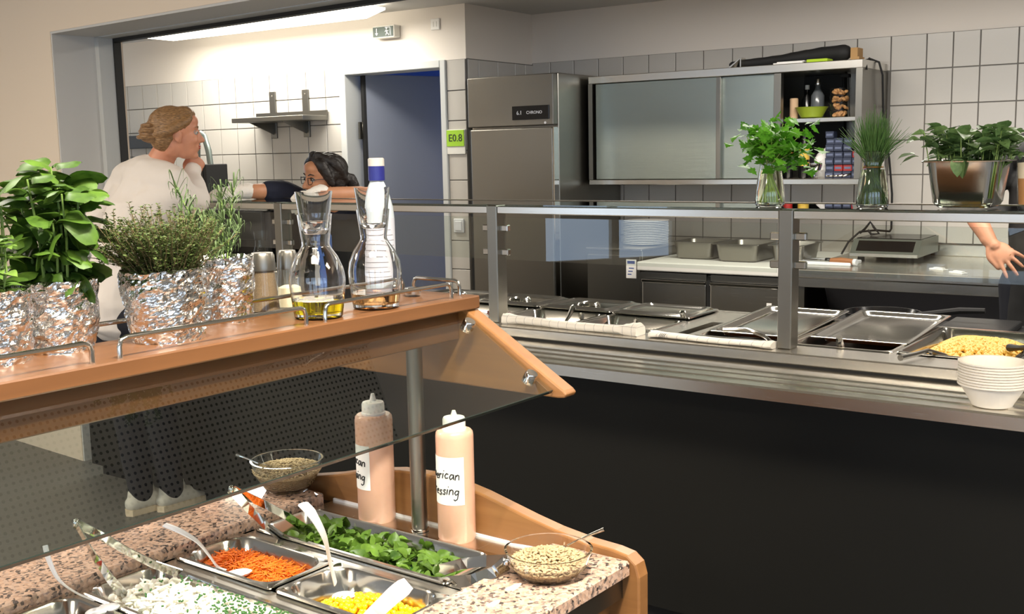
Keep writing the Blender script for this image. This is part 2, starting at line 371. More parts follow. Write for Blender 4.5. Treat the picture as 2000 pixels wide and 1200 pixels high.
def fuse(mb, voxel=.006, smooth=4, name='fused', wr=0, wscale=8, mats=None):
    """melts overlapping closed shells into one continuous surface"""
    me = mb.mesh('tmp', 'black'); o = bpy.data.objects.new('tmp', me); COL.objects.link(o)
    r = o.modifiers.new('r', 'REMESH'); r.mode = 'VOXEL'; r.voxel_size = voxel; r.use_smooth_shade = True
    sm = o.modifiers.new('s', 'SMOOTH'); sm.factor = .5; sm.iterations = smooth
    dg = bpy.context.evaluated_depsgraph_get(); dg.update(); ev = o.evaluated_get(dg); nm = bpy.data.meshes.new_from_object(ev); bpy.data.objects.remove(o)
    q = MB(); q.v = [tuple(v.co) for v in nm.vertices]; q.f = [tuple(p.vertices) for p in nm.polygons]; q.s = [True] * len(q.f); q.mi = [0] * len(q.f); bpy.data.meshes.remove(nm)
    if wr: q.v = [tuple(Vector(p) + noise.noise_vector(Vector(p) * wscale) * wr + noise.noise_vector(Vector(p) * wscale * 2.3) * wr * .5) for p in q.v]
    return q
def text_mb(txt, size, m, depth=.0006, shear=0):
    cu = bpy.data.curves.new('txt', 'FONT'); cu.body = txt; cu.size = size; cu.extrude = depth; cu.shear = shear; cu.align_x = 'CENTER'; cu.align_y = 'CENTER'; cu.resolution_u = 3
    o = bpy.data.objects.new('txt', cu); COL.objects.link(o); dg = bpy.context.evaluated_depsgraph_get(); me = bpy.data.meshes.new_from_object(o.evaluated_get(dg)); bpy.data.objects.remove(o)
    q = MB(); q.add([m @ v.co for v in me.vertices], [tuple(p.vertices) for p in me.polygons]); bpy.data.meshes.remove(me); return q
FACEV = Matrix(((1, 0, 0, 0), (0, 0, -1, 0), (0, 1, 0, 0), (0, 0, 0, 1)))   # flat lettering stood upright, read from the -v side
def T(x, y, z): return Matrix.Translation((x, y, z))
def rmat(a, b, c): return Euler((a, b, c)).to_matrix().to_4x4()

# ================================================================ SETTING
FL = -.072   # floor level
b = MB().box(-9, 7, -4.5, 11, FL - .12, FL); struct('floor', WORLD, b, 'floor')
# wall with the wide opening, seen from the dining side
W0 = FRT.l(Vector((-2.408, 5.872, 2.261))); w0, t0 = W0.x, W0.y; TL = .245
b = MB().box(w0 - 4.2, w0, t0, t0 + .42, FL, 3.0); b.cur = 1
b.box(w0, w0 + .012, t0 + .004, t0 + TL + .01, FL, 2.262)
struct('wall_left', FRT, b, ['wall_d', 'reveal'])
b = MB().box(w0, w0 + 7.5, t0, t0 + .42, 2.262, 3.0); struct('wall_lintel', FRT, b, 'wall_d')
b = MB().box(w0, w0 + 7.5, t0 + .002, t0 + TL, 2.250, 2.2625); struct('trim_1', FRT, b, 'reveal')
b = MB().box(w0, w0 + .05, t0 + TL, t0 + .37, FL, 2.25); b.box(w0, w0 + 7.5, t0 + TL, t0 + .37, 2.245, 2.262); struct('trim_2', FRT, b, 'grey_frame')
b = MB().box(w0 + .028, w0 + .062, t0 + .33, t0 + .372, FL, 2.246); b.box(w0 + .028, w0 + 7.5, t0 + .33, t0 + .372, 2.226, 2.246); struct('trim_3', FRT, b, 'seal')
# dining-room ceiling and the far walls of the dining room, out of view but mirrored in steel and glass
b = MB().box(-9, 7, -4.5, 11, 3.0, 3.1); struct('ceiling', WORLD, b, 'ceil_d')
b = MB().box(-1.6, 3.1, -1.4, 3.6, 2.985, 3.0); o = struct('ceiling_panel', BAR, b, 'perf')
b = MB().box(-9, 7, -4.6, -4.5, FL, .85); b.box(-9, 7, -4.6, -4.5, 2.55, 3.0)
for k in range(6): b.box(-9 + k * 3.1, -8.3 + k * 3.1, -4.6, -4.5, .85, 2.55)
struct('wall_windows', WORLD, b, 'wall_d')
b = MB().box(-9.1, -9, -4.5, -1.15, FL, 3).box(-9.1, -9, .6, 11, FL, 3).box(-9.1, -9, -1.15, .6, 2.4, 3).box(-9.1, -9, -1.15, .6, FL, .22).box(-9.1, -9, -.4, -.3, .22, 2.4); struct('wall_far_left', WORLD, b, 'wall_d')
b = MB().box(7, 7.1, -4.5, 11, FL, 3); struct('wall_far_right', WORLD, b, 'wall_d')
# kitchen ceiling
CZ = 2.533
b = MB().box(-8.6, 1.5, 3.95, 6.6, CZ, CZ + .1); struct('ceiling_kitchen', KIT, b, 'ceil_k')
# kitchen back wall with tiles
VB, VD, UP = 6.5, 5.72, -4.24
TZ = 2.2
b = MB().box(UP, 2.2, VB, VB + .15, FL, 2.7); wb = struct('wall_back', KIT, b, 'wall_k')
part('grout_bed', MB().box(UP, 2.2, VB - .004, VB, FL, TZ - .001), 'grout', wb)
def tile_mesh(w, h, d=.008):
    return MB().box(-w / 2, w / 2, -d, 0, -h / 2, h / 2, .0018).mesh('tile', 'tile')
TC = {}
def tile(parent, c, w, h, face=0):
    k = (round(w, 3), round(h, 3))
    if k not in TC: TC[k] = tile_mesh(w, h)
    inst('tile', TC[k], parent, T(*c) @ rmat(U(-.004, .004), 0, face + U(-.004, .004)))
ub = [-4.235, -4.087, -3.897, -3.706, -3.517, -3.328, -3.134, -2.94, -2.745, -2.549, -2.357, -2.163, -1.97, -1.777, -1.58, -1.438, -1.296, -1.103, -.96, -.82]
zb = [2.2, 2.003, 1.805, 1.608, 1.41, 1.214, 1.017, .82]
G = .006
for i in range(len(ub) - 1):
    for j in range(len(zb) - 1):
        uc, zc = (ub[i] + ub[i + 1]) / 2, (zb[j] + zb[j + 1]) / 2
        if uc < -3.72 and zc < 2.0: continue            # behind the fridge
        if -3.45 < uc < -1.85 and 1.45 < zc < 1.99: continue   # behind the cabinet
        tile(wb, (uc, VB - .003, zc), ub[i + 1] - ub[i] - G, zb[j] - zb[j + 1] - G)
# kitchen wall with the door, and the return beside the fridge
DU0, DU1, DZ = -5.332, -4.394, 2.187
b = MB().box(-8.6, DU0, VD, VD + .14, FL, 2.7); b.box(DU1, UP, VD, VD + .14, FL, 2.7); b.box(DU0, DU1, VD, VD + .14, DZ, 2.7)
wdr = struct('wall_door', KIT, b, 'wall_k')
b = MB().box(-8.6, DU0, VD - .004, VD, FL, DZ); b.box(DU1, UP, VD - .004, VD, FL, DZ); part('grout_bed', b, 'grout', wdr)
ud = [-8.26, -8.07, -7.882, -7.693, -7.502, -7.318, -7.138, -6.954, -6.774, -6.589, -6.404, -6.216, -6.035, -5.85, -5.664, -5.476, -5.332]
zd = [2.187, 1.997, 1.806, 1.614, 1.42, 1.228, 1.035, .84]
for i in range(len(ud) - 1):
    for j in range(len(zd) - 1):
        tile(wdr, ((ud[i] + ud[i + 1]) / 2, VD - .003, (zd[j] + zd[j + 1]) / 2), ud[i + 1] - ud[i] - G, zd[j] - zd[j + 1] - G)
zq = [2.187, 1.99, 1.797, 1.605, 1.412, 1.214, 1.015, .825, .63]
for j in range(8): tile(wdr, ((DU1 + UP) / 2, VD - .003, (zq[j] + zq[j + 1]) / 2), UP - DU1 - G, zq[j] - zq[j + 1] - G)
b = MB().box(UP - .14, UP, VD + .14, VB + .15, FL, 2.7); wr = struct('wall_return', KIT, b, 'wall_k')
part('grout_bed', MB().box(UP, UP + .004, VD, VB, FL, 2.19), 'grout', wr)
vp = [5.725, 5.842, 6.057, 6.264, 6.391, 6.497]
for i in range(5):
    for j in range(2): tile(wr, (UP + .003, (vp[i] + vp[i + 1]) / 2, zq[j] / 2 + zq[j + 1] / 2), vp[i + 1] - vp[i] - G, zq[j] - zq[j + 1] - G, PI / 2)
# door: frame, open leaf with hinge, corridor behind
b = MB()
for x0, x1, z0, z1 in ((DU0, DU0 + .055, FL, DZ + .002), (DU1 - .045, DU1, FL, DZ + .002), (DU0 + .055, DU1 - .045, DZ - .045, DZ + .002)): b.box(x0, x1, VD - .025, VD + .16, z0, z1, .004)
dr = struct('door_1', KIT, b, 'grey_frame')
ORG['door_1'] = (0, 0, 0)
b = MB().box(0, .9, -.042, 0, FL + .01, 2.148, .002)
q = KIT; dm = T(-5.235, 5.84, 0) @ rmat(0, 0, math.radians(68))
o = part('door_leaf', b.xf(dm), 'door_in', dr)
b = MB().lathe([(.012, 1.70), (.012, 1.82)], (-5.236, 5.828, 0), 10); b.box(-5.25, -5.234, 5.79, 5.84, 1.70, 1.82)
part('hinge', b, 'steel_dk', dr)
part('door_gap', MB().box(-.02, -.001, -.043, 0.001, FL + .01, 2.14).xf(dm), 'black_matt', dr)
b = MB().box(-6.2, -3.2, 8.6, 8.7, FL, 2.7); b.box(-6.3, -6.2, VD + .14, 8.7, FL, 2.7); b.box(-3.3, -3.2, 6.65, 8.7, FL, 2.7); b.box(-6.2, -4.39, VD + .15, 8.6, 2.42, 2.5); b.box(-4.39, -3.2, 6.7, 8.6, 2.42, 2.5); struct('wall_corridor', KIT, b, 'blue_wall')

# ---------------------------------------------------------------- things on the kitchen walls
t = thing('ceiling_lamp', KIT, (-5.7, 5.26, 2.47), 'long fluorescent lamp glowing white below the kitchen ceiling', 'lamp')
pr = [(-6.84, 2.495), (-6.68, 2.455), (-4.78, 2.455), (-4.62, 2.495), (-4.62, 2.508), (-6.84, 2.508)]
part('diffuser', MB().prism(pr, lambda x, z: (x, 5.13, z), lambda x, z: (x, 5.39, z)), 'lamp', t)
part('housing', MB().box(-6.7, -4.7, 5.16, 5.36, 2.508, CZ, .004), 'white', t)
# exit sign
t = thing('exit_sign', KIT, (-4.87, 5.72, 2.36), 'green emergency exit sign box above the open door', 'sign')
part('box', MB().box(-4.965, -4.775, 5.652, 5.716, 2.36, 2.44, .004), 'offwhite', t)
p = part('panel', MB().box(-4.957, -4.783, 5.648, 5.652, 2.368, 2.432), pbr('exit_green', (8, 46, 32), .4), t)
b = MB(); y0, y1 = 5.6465, 5.648
b.box(-4.927, -4.921, y0, y1, 2.392, 2.424); b.prism([(-4.937, 2.393), (-4.911, 2.393), (-4.924, 2.376)], lambda x, z: (x, y0, z), lambda x, z: (x, y1, z))
part('arrow', b, 'white', p)
b = MB().tube([(-4.838, y0, 2.405), (-4.832, y0, 2.392), (-4.84, y0, 2.376)], .004, 6).tube([(-4.833, y0, 2.392), (-4.822, y0, 2.384), (-4.815, y0, 2.374)], .004, 6).tube([(-4.838, y0, 2.408), (-4.826, y0, 2.4), (-4.818, y0, 2.404)], .003, 6).tube([(-4.838, y0, 2.408), (-4.849, y0, 2.398)], .003, 6).ell((-4.836, y0, 2.418), (.006, .002, .006))
b.box(-4.807, -4.803, y0, y1, 2.372, 2.428); b.box(-4.85, -4.803, y0, y1, 2.424, 2.428)
part('running_figure', b, 'white', p)
t = thing('wall_socket', KIT, (-4.475, 5.72, 2.42), 'white blank wall plate with two slots right of the exit sign', 'socket')
part('plate', MB().box(-4.512, -4.44, 5.708, 5.72, 2.385, 2.458, .004), 'white_m', t)
for dx in (-.012, .012): part('slot', MB().box(-4.479 + dx, -4.473 + dx, 5.706, 5.709, 2.405, 2.438), 'offwhite', t)
t = thing('light_switch', KIT, (-4.318, 5.709, 1.113), 'white rocker light switch on the tiles right of the door', 'switch')
part('plate', MB().box(-4.361, -4.277, 5.697, 5.709, 1.068, 1.160, .004), 'white', t)
part('rocker', MB().box(-4.346, -4.292, 5.692, 5.698, 1.082, 1.146, .003), 'white', t)
t = thing('room_sign', KIT, (-4.322, 5.709, 1.655), 'bright green room number sign on the tiles left of the fridge', 'sign')
part('holder', MB().box(-4.396, -4.246, 5.697, 5.709, 1.58, 1.74, .003), 'offwhite', t)
p = part('green_card', MB().box(-4.393, -4.252, 5.692, 5.697, 1.632, 1.736, .001), pbr('lime_card', (150, 196, 40), .5), t)
part('lettering', text_mb('E0.8', .066, T(-4.322, 5.691, 1.684) @ FACEV), 'ink', p)
# wall shelf with brackets
t = thing('wall_shelf', KIT, (-5.8, 5.715, 1.85), 'small steel shelf on two wall brackets left of the door', 'shelf')
part('shelf_board', MB().box(-6.17, -5.45, 5.45, 5.70, 1.838, 1.872, .003), 'steel_dk', t)
part('raised_edge', MB().box(-6.17, -5.45, 5.69, 5.70, 1.872, 1.91), 'steel_dk', t)
for x in (-6.0, -5.665):
    p = part('bracket', MB().box(x - .03, x + .03, 5.695, 5.712, 1.725, 2.062, .002).prism([(5.46, 1.836), (5.70, 1.836), (5.70, 1.75)], lambda y, z: (x - .004, y, z), lambda y, z: (x + .004, y, z)), 'steel_dk', t)
    for z in (1.76, 2.03): part('screw', MB().lathe([(.007, 0), (.006, .004)], (0, 0, 0), 8).xf(T(x, 5.695, z) @ rmat(PI / 2, 0, 0)), 'chrome', p)
t = thing('wall_rack', KIT, (-7.4, 5.715, 1.73), 'dark grey metal rack end on the wall behind the blonde woman', 'rack')
part('rail', MB().box(-7.75, -7.10, 5.52, 5.70, 1.68, 1.78, .004), 'dark', t)
part('bracket', MB().box(-7.3, -7.26, 5.66, 5.712, 1.62, 1.80, .002), 'steel_dk', t)

# ---------------------------------------------------------------- fridge
t = thing('upright_fridge', KIT, (-3.855, 6.05, 0), 'tall stainless steel upright fridge with dark display beside the green sign', 'fridge')
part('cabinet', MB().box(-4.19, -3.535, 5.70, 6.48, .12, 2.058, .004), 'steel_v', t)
part('control_panel', MB().box(-4.185, -3.54, 5.65, 5.70, 1.745, 2.055, .006), 'steel_door', t)
p = part('display', MB().box(-3.84, -3.57, 5.644, 5.65, 1.782, 1.866, .002), 'black_gloss', t)
part('lettering', text_mb('6.1', .034, T(-3.785, 5.643, 1.824) @ FACEV), 'white', p)
part('lettering', text_mb('CHRONO', .026, T(-3.675, 5.643, 1.824) @ FACEV), 'white', p)
part('door', MB().box(-4.165, -3.545, 5.645, 5.70, .16, 1.732, .008), 'steel_door', t)
part('door_edge', MB().box(-3.545, -3.538, 5.648, 5.70, .16, 1.732), 'chrome', t)
part('handle_gap', MB().box(-4.187, -4.168, 5.66, 5.70, .16, 1.732), 'black_matt', t)
part('badge', MB().lathe([(.008, 0), (.007, .003)], (0, 0, 0), 12).xf(T(-3.60, 5.65, 1.76) @ rmat(PI / 2, 0, 0)), 'white', t)
for x in (-4.13, -3.6):
    for y in (5.76, 6.42): part('foot', MB().lathe([(.025, FL), (.02, .12)], (x, y, 0), 12), 'black_matt', t)

# ---------------------------------------------------------------- wall cabinet
t = thing('wall_cabinet', KIT, (-2.65, 6.5, 1.38), 'long stainless steel wall cabinet with two sliding doors and open right end', 'cabinet')
cx0, cx1, cy0, cy1 = -3.50, -1.79, 6.0, 6.488
part('top_panel', MB().box(cx0, cx1, cy0, cy1, 1.998, 2.044, .003), 'steel', t)
part('bottom_panel', MB().box(cx0, cx1, cy0, cy1, 1.37, 1.402, .003), 'steel', t)
part('side_panel', MB().box(cx0, cx0 + .03, cy0, cy1, 1.402, 1.998), 'steel_v', t)
part('side_panel', MB().box(cx1 - .035, cx1, cy0, cy1, 1.402, 1.998), 'steel_v', t)
part('back_panel', MB().box(cx0 + .03, cx1 - .035, cy1 - .012, cy1, 1.402, 1.998), 'steel_dk', t)
part('sliding_door', MB().box(-3.452, -2.625, cy0 + .008, cy0 + .028, 1.404, 1.996, .003), 'steel_slide', t)
part('sliding_door', MB().box(-2.70, -2.262, cy0 + .034, cy0 + .054, 1.404, 1.996, .003), 'steel_slide', t)
part('door_stile', MB().box(-2.64, -2.612, cy0 + .004, cy0 + .034, 1.404, 1.996, .002), 'steel_v', t)
part('door_stile', MB().box(-2.292, -2.25, cy0 + .01, cy0 + .056, 1.404, 1.996, .002), 'steel_v', t)
part('inner_shelf', MB().box(-3.46, cx1 - .037, cy0 + .10, cy1 - .015, 1.718, 1.742, .002), 'steel', t)
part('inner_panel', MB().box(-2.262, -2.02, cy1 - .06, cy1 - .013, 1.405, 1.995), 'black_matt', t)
# on the cabinet
b = MB().limb([(-2.62, 6.18, 2.072), (-2.3, 6.19, 2.085), (-2.08, 6.19, 2.095), (-1.95, 6.18, 2.098)], [.018, .032, .046, .046], 14)
single('equipment_bag', KIT, (-2.2, 6.2, 2.045), fuse(b, .01, 2, wr=.004), 'black_matt', 'long black rolled bag lying on top of the wall cabinet', 'bag')
b = MB().box(-2.11, -1.99, 6.02, 6.12, 2.045, 2.062, .006); single('green_cloth', KIT, (-2.05, 6.07, 2.045), b, pbr('lime_cloth', (160, 190, 40), .8), 'folded lime green cloth in front of the black bag', 'cloth')
b = MB().box(-2.30, -2.13, 6.015, 6.11, 2.045, 2.052, .002).box(-2.28, -2.12, 6.02, 6.11, 2.052, 2.058, .002); single('paper_stack', KIT, (-2.2, 6.06, 2.045), b, 'white_m', 'thin pale papers on the cabinet left of the lime cloth', 'paper')
b = MB().box(-1.905, -1.865, 6.15, 6.25, 2.045, 2.12, .002).box(-1.868, -1.856, 6.15, 6.25, 2.045, 2.07); single('cardboard_box', KIT, (-1.88, 6.2, 2.045), b, pbr('cardboard', (170, 134, 88), .9), 'small brown cardboard box at the right end of the black bag', 'box')
b = MB().prism([(-2.60, 2.045), (-2.53, 2.10), (-2.53, 2.106), (-2.605, 2.053)], lambda x, z: (x, 6.10, z), lambda x, z: (x, 6.17, z)).box(-2.534, -2.527, 6.10, 6.17, 2.045, 2.106); single('metal_bracket', KIT, (-2.56, 6.13, 2.045), b, 'steel', 'small bent metal bracket on the cabinet left of the black bag', 'bracket')
# in the cabinet, upper shelf
S1, S2 = 1.743, 1.403
b = MB().lathe([(.024, 0), (.024, .11), (.02, .115)], (-2.222, 6.15, S1), 14); single('paper_roll', KIT, (-2.222, 6.15, S1), b, pbr('brown_paper', (196, 164, 130), .8), 'upright beige cylinder beside the sliding door on upper shelf', 'cylinder')
t = thing('glass_bottle', KIT, (-2.14, 6.26, S1), 'clear bottle with silver stopper standing behind the green bowl', 'bottle')
part('body', MB().lathe([(.036, 0), (.038, .01), (.038, .13), (.016, .17), (.014, .19)], (-2.128, 6.28, S1), 16), pbr('smoky_bottle', (96, 100, 104), .15), t); part('stopper', MB().lathe([(.016, .19), (.018, .2), (.012, .225), (0, .228)], (-2.128, 6.28, S1), 12), 'chrome', t)
t = thing('dark_bottle', KIT, (-2.2, 6.3, S1), 'dark bottle with pale cap behind the beige cylinder', 'bottle')
part('body', MB().lathe([(.03, 0), (.03, .11), (.012, .145), (.012, .17)], (-2.205, 6.32, S1), 14), 'black_gloss', t); part('cap', MB().lathe([(.013, .17), (.013, .195), (0, .196)], (-2.205, 6.32, S1), 12), 'offwhite', t)
gb = pbr('lime_bowl', (150, 170, 46), .4)
b = MB().lathe([(.045, 0), (.06, .004), (.088, .055), (.094, .06), (.09, .061), (.082, .056), (.056, .008), (0, .006)], (-2.115, 6.14, S1), 24); single('green_bowl', KIT, (-2.115, 6.14, S1), b, gb, 'lime green bowl on the upper shelf of the open cabinet', 'bowl')
pc = pbr('cookies', (190, 140, 90), .7, var=.3, vscale=60)
for k, lab in enumerate(('lowest clear tub of pastry in the stack on the upper shelf', 'second clear tub of pastry from the bottom of the stack', 'third clear tub of pastry from the bottom of the stack', 'topmost clear tub of pastry in the stack, with the rim free')):
    t = thing('pastry_tub', KIT, (-1.962, 6.16, S1 + k * .04), lab, 'tub', 'clear tubs of pastry stacked in the cabinet'); c = (-1.962, 6.16, S1 + k * .04)
    part('tub', MB().lathe([(.05, 0), (.055, .034), (.062, .036), (.062, .039), (.053, .037), (.048, .003), (0, .002)], c, 20), 'glass_thin', t)
    b = MB()
    for i in range(14): b.ell((c[0] + U(-.034, .034), c[1] + U(-.034, .034), c[2] + U(.009, .028)), (.014, .014, .008), rmat(U(-1, 1), U(-1, 1), 0).to_3x3(), 8, 5)
    part('pastry', b, pc, t, kind='stuff')
t = thing('whisk', KIT, (-1.975, 6.24, S1 + .17), 'thin black whisk stand upright behind the pastry tubs', 'whisk')
t.location = KIT.w(-1.975, 6.30, S1); ORG[t.name] = (-1.975, 6.30, S1)
b = MB()
for dx in (-.028, .028, -.01, .012): b.tube([(-1.975 + dx, 6.30, S1), (-1.975 + dx * .6, 6.30, S1 + .23)], .0025, 6)
part('wires', b, 'black_matt', t); part('top', MB().box(-2.0, -1.95, 6.28, 6.32, S1 + .225, S1 + .245, .003), 'black_matt', t)
# lower shelf
t = thing('soy_bottle', KIT, (-2.275, 6.16, S2), 'dark bottle with a red label on lower shelf, behind the parsley', 'bottle'); c = (-2.262, 6.17, S2)
part('body', MB().lathe([(.029, 0), (.031, .004), (.031, .16), (.014, .20), (.013, .235)], c, 16), 'black_gloss', t); part('label', MB().lathe([(.0316, .075), (.0316, .15)], c, 16), pbr('red_label', (186, 44, 40), .5), t); part('cap', MB().lathe([(.0145, .235), (.0145, .26), (0, .261)], c, 12), pbr('red_cap', (170, 30, 30), .4), t)
t = thing('vinegar_bottle', KIT, (-2.175, 6.16, S2), 'dark bottle with a yellow label right of the red labelled one', 'bottle'); c = (-2.165, 6.17, S2)
yl = pbr('yellow_label', (214, 178, 70), .5)
part('body', MB().lathe([(.029, 0), (.031, .004), (.031, .17), (.014, .215), (.013, .25)], c, 16), 'black_gloss', t); part('label', MB().lathe([(.0316, .105), (.0316, .17)], c, 16), yl, t); part('label', MB().lathe([(.0317, .07), (.0317, .09)], c, 16), yl, t); part('cap', MB().lathe([(.0145, .25), (.0145, .27), (0, .271)], c, 12), 'gold', t)
b = MB().limb([(-2.09, 6.26, S2 + .03), (-2.085, 6.26, S2 + .1), (-2.06, 6.26, S2 + .165)], [.045, .05, .016], 12); single('paper_bag', KIT, (-2.08, 6.26, S2), fuse(b, .008, 1, wr=.012, wscale=25), 'white_m', 'crumpled white bag behind the small metal cup', 'bag')
b = MB().lathe([(.022, 0), (.02, .004), (.006, .01), (.006, .03), (.034, .045), (.042, .07), (.042, .085), (.038, .085), (.036, .07), (0, .048)], (-2.085, 6.12, S2), 20); single('metal_cup', KIT, (-2.085, 6.12, S2), b, 'chrome', 'polished metal footed cup in front of the white bag', 'cup')
bx = [pbr('navy_carton', (46, 54, 76), .6), pbr('red_carton', (160, 46, 46), .6)]
bb = [MB().box(-.024, .024, -.03, .03, 0, .037, .0015).mesh('tea_carton', m) for m in bx]
lm = pbr('carton_label', (98, 108, 136), .6)
bl = MB().box(-.018, .018, -.0312, -.030, .012, .024).mesh('carton_label', lm)
for i in range(4):
    for k in range((7, 6, 6, 4)[i]):
        red = (k == 1 and i in (1, 2)) or (k == 3 and i == 3)
        o = bpy.data.objects.new('tea_carton', bb[red]); COL.objects.link(o); o.location = KIT.w(-2.018 + i * .0505, 6.20 + (.01 if k % 2 else 0), S2 + k * .0375); o.rotation_euler = (0, 0, KIT.yaw + U(-.05, .05))
        tag(o, ('red' if red else 'navy blue') + ' small carton, ' + ('lowest', 'second', 'third', 'fourth', 'fifth', 'sixth', 'seventh')[k] + ' from the bottom in the ' + ('leftmost', 'second', 'third', 'rightmost')[i] + ' column of cartons', 'carton', 'small cartons stacked in the cabinet')
        inst('label', bl, o, Matrix())
b = MB()
for k in range(4): b.tube([(-2.0 + k * .03, 6.07, S2 + .012), (-1.93 + k * .02, 6.09, S2 + .014 + k * .003)], .006, 8)
single('cutlery_pile', KIT, (-1.96, 6.08, S2), b, 'chrome', 'small heap of shiny cutlery in front of the cartons', 'cutlery')

# ================================================================ KITCHEN WORKTOPS
def rrect(x0, x1, y0, y1, r, n=5):
    out = []
    for cx, cy, a0 in ((x1 - r, y1 - r, 0), (x0 + r, y1 - r, PI / 2), (x0 + r, y0 + r, PI), (x1 - r, y0 + r, 1.5 * PI)):
        for k in range(n + 1):
            a = a0 + PI / 2 * k / n; out.append((cx + r * math.cos(a), cy + r * math.sin(a)))
    return out
def rings(mb, x0, x1, y0, y1, prof, r0=.02, rmin=.004):
    """closed shell of rounded rectangles; prof = (inset, z, corner radius)"""
    rows = []
    for ins, z, r in prof: rows.append([(x, y, z) for x, y in rrect(x0 + ins, x1 - ins, y0 + ins, y1 - ins, max(rmin, r))])
    n = len(rows[0]); vs = [p for row in rows for p in row]
    fs = [(i * n + k, i * n + (k + 1) % n, (i + 1) * n + (k + 1) % n, (i + 1) * n + k) for i in range(len(rows) - 1) for k in range(n)]
    fs += [tuple(range(n))[::-1], tuple((len(rows) - 1) * n + k for k in range(n))]
    return mb.add(vs, fs, True)
def gn(x0, x1, y0, y1, z, d, rim=.013, taper=.012, rr=.035):
    w = .0014
    return rings(MB(), x0, x1, y0, y1, [
        (rim + taper + .012 - w, z - d - w, rr), (rim + taper - w, z - d + .012, rr), (rim - w, z - .006, rr), (.0005, z - .005, .012), (0, z - .002, .012), (.002, z, .012), (rim - .003, z, rr), (rim, z - .004, rr), (rim + taper, z - d + .012, rr), (rim + taper + .003, z - d + .004, rr), (rim + taper + .013, z - d, rr)])
def sharp(o, ang=40):
    me = o.data; bm = bmesh.new(); bm.from_mesh(me)
    for e in bm.edges:
        if len(e.link_faces) == 2 and e.calc_face_angle(0) > math.radians(ang): e.smooth = False
    bm.to_mesh(me); bm.free(); return o

KZ = .95; KF = 5.5
t = thing('refrigerated_counter', KIT, (-2.4, 6.0, 0), 'refrigerated counter with pale worktop and two steel doors under the wall cabinet', 'counter')
part('carcass', MB().box(-2.90, -1.99, KF + .04, 6.48, .1, .885), 'steel_dk', t)
part('worktop', MB().box(-2.90, -1.985, KF, 6.485, .90, KZ, .006), 'offwhite', t)
for x0, x1 in ((-2.872, -2.478), (-2.452, -2.06)):
    p = part('door', MB().box(x0, x1, KF + .012, KF + .05, .14, .838, .006), 'steel', t)
    part('grip', MB().box(x0, x1, KF + .002, KF + .02, .832, .852, .004), 'chrome', p)
    part('grip_recess', MB().box(x0, x1, KF + .02, KF + .035, .855, .892), 'steel_dk', p)
part('gap', MB().box(-2.476, -2.454, KF + .022, KF + .045, .14, .88), 'black_matt', t)
part('name_plate', MB().box(-2.125, -2.098, KF + .009, KF + .012, .74, .755), 'white_m', t)
part('plinth', MB().box(-2.88, -2.0, KF + .08, 6.4, FL, .1), 'black_matt', t)
t = thing('steel_workbench', KIT, (-1.3, 6.0, 0), 'long stainless workbench with open dark space below, behind the right post', 'workbench')
part('worktop', MB().box(-1.982, .3, KF - .02, 6.485, .905, KZ, .006), 'steel', t)
part('upstand', MB().box(-1.982, .3, 6.46, 6.488, KZ, 1.015, .003), 'steel', t)
part('front_rail', MB().box(-1.982, .3, KF, KF + .02, .855, .905, .003), 'steel', t)
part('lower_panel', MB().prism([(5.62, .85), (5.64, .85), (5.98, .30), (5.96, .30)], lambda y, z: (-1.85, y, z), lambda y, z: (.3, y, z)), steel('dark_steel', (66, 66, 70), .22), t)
part('undershelf', MB().box(-1.98, .3, 5.6, 6.45, .26, .29), 'steel_dk', t)
for x in (-1.95, -.6, .25):
    for y in (5.56, 6.42): part('leg', MB().box(x - .02, x + .02, y - .02, y + .02, FL, .905), 'steel_v', t)
# warmer cabinet and plates
t = thing('plate_cabinet', KIT, (-3.1, 5.9, 0), 'narrow steel cabinet with a stack of plates on top, right of the fridge', 'cabinet')
part('body', MB().box(-3.29, -2.925, 5.62, 6.2, .08, 1.0, .004), 'steel_v', t)
part('front_panel', MB().box(-3.285, -2.93, 5.60, 5.62, .1, .97, .003), 'steel_v', t)
part('top', MB().box(-3.295, -2.92, 5.60, 6.2, 1.0, 1.012, .003), 'steel', t)
p = part('sticker', MB().box(-3.02, -2.955, 5.597, 5.60, .84, .95), 'white_m', t)
part('plinth', MB().box(-3.28, -2.94, 5.66, 6.15, FL, .08), 'black_matt', t)
b = MB(); b.box(-3.012, -2.963, 5.5965, 5.597, .925, .942)
for k in range(3): b.box(-3.01 + k * .004, -2.985 + k * .008, 5.5965, 5.597, .86 + k * .018, .866 + k * .018)
part('print', b, pbr('blue_print', (70, 90, 150), .6), p)
pm = MB().lathe([(.05, 0), (.07, .002), (.085, .006), (.135, .014), (.138, .0165), (.134, .0175), (.085, .009), (0, .006)], (0, 0, 0), 40).mesh('plate', pbr('porcelain', (226, 224, 218), .2))
names = ['lowest', 'second', 'third', 'fourth', 'fifth', 'sixth', 'seventh', 'eighth', 'ninth', 'tenth', 'eleventh', 'twelfth', 'thirteenth', 'fourteenth']
for k in range(14):
    o = bpy.data.objects.new('dinner_plate', pm); COL.objects.link(o); o.location = KIT.w(-3.035 + U(-.002, .002), 5.88 + U(-.002, .002), 1.012 + k * .0102)
    tag(o, 'white plate, ' + (names[k] + ' from the bottom' if k < 13 else 'topmost') + ' of the stack right of the fridge', 'plate', 'dinner plates stacked right of the fridge')
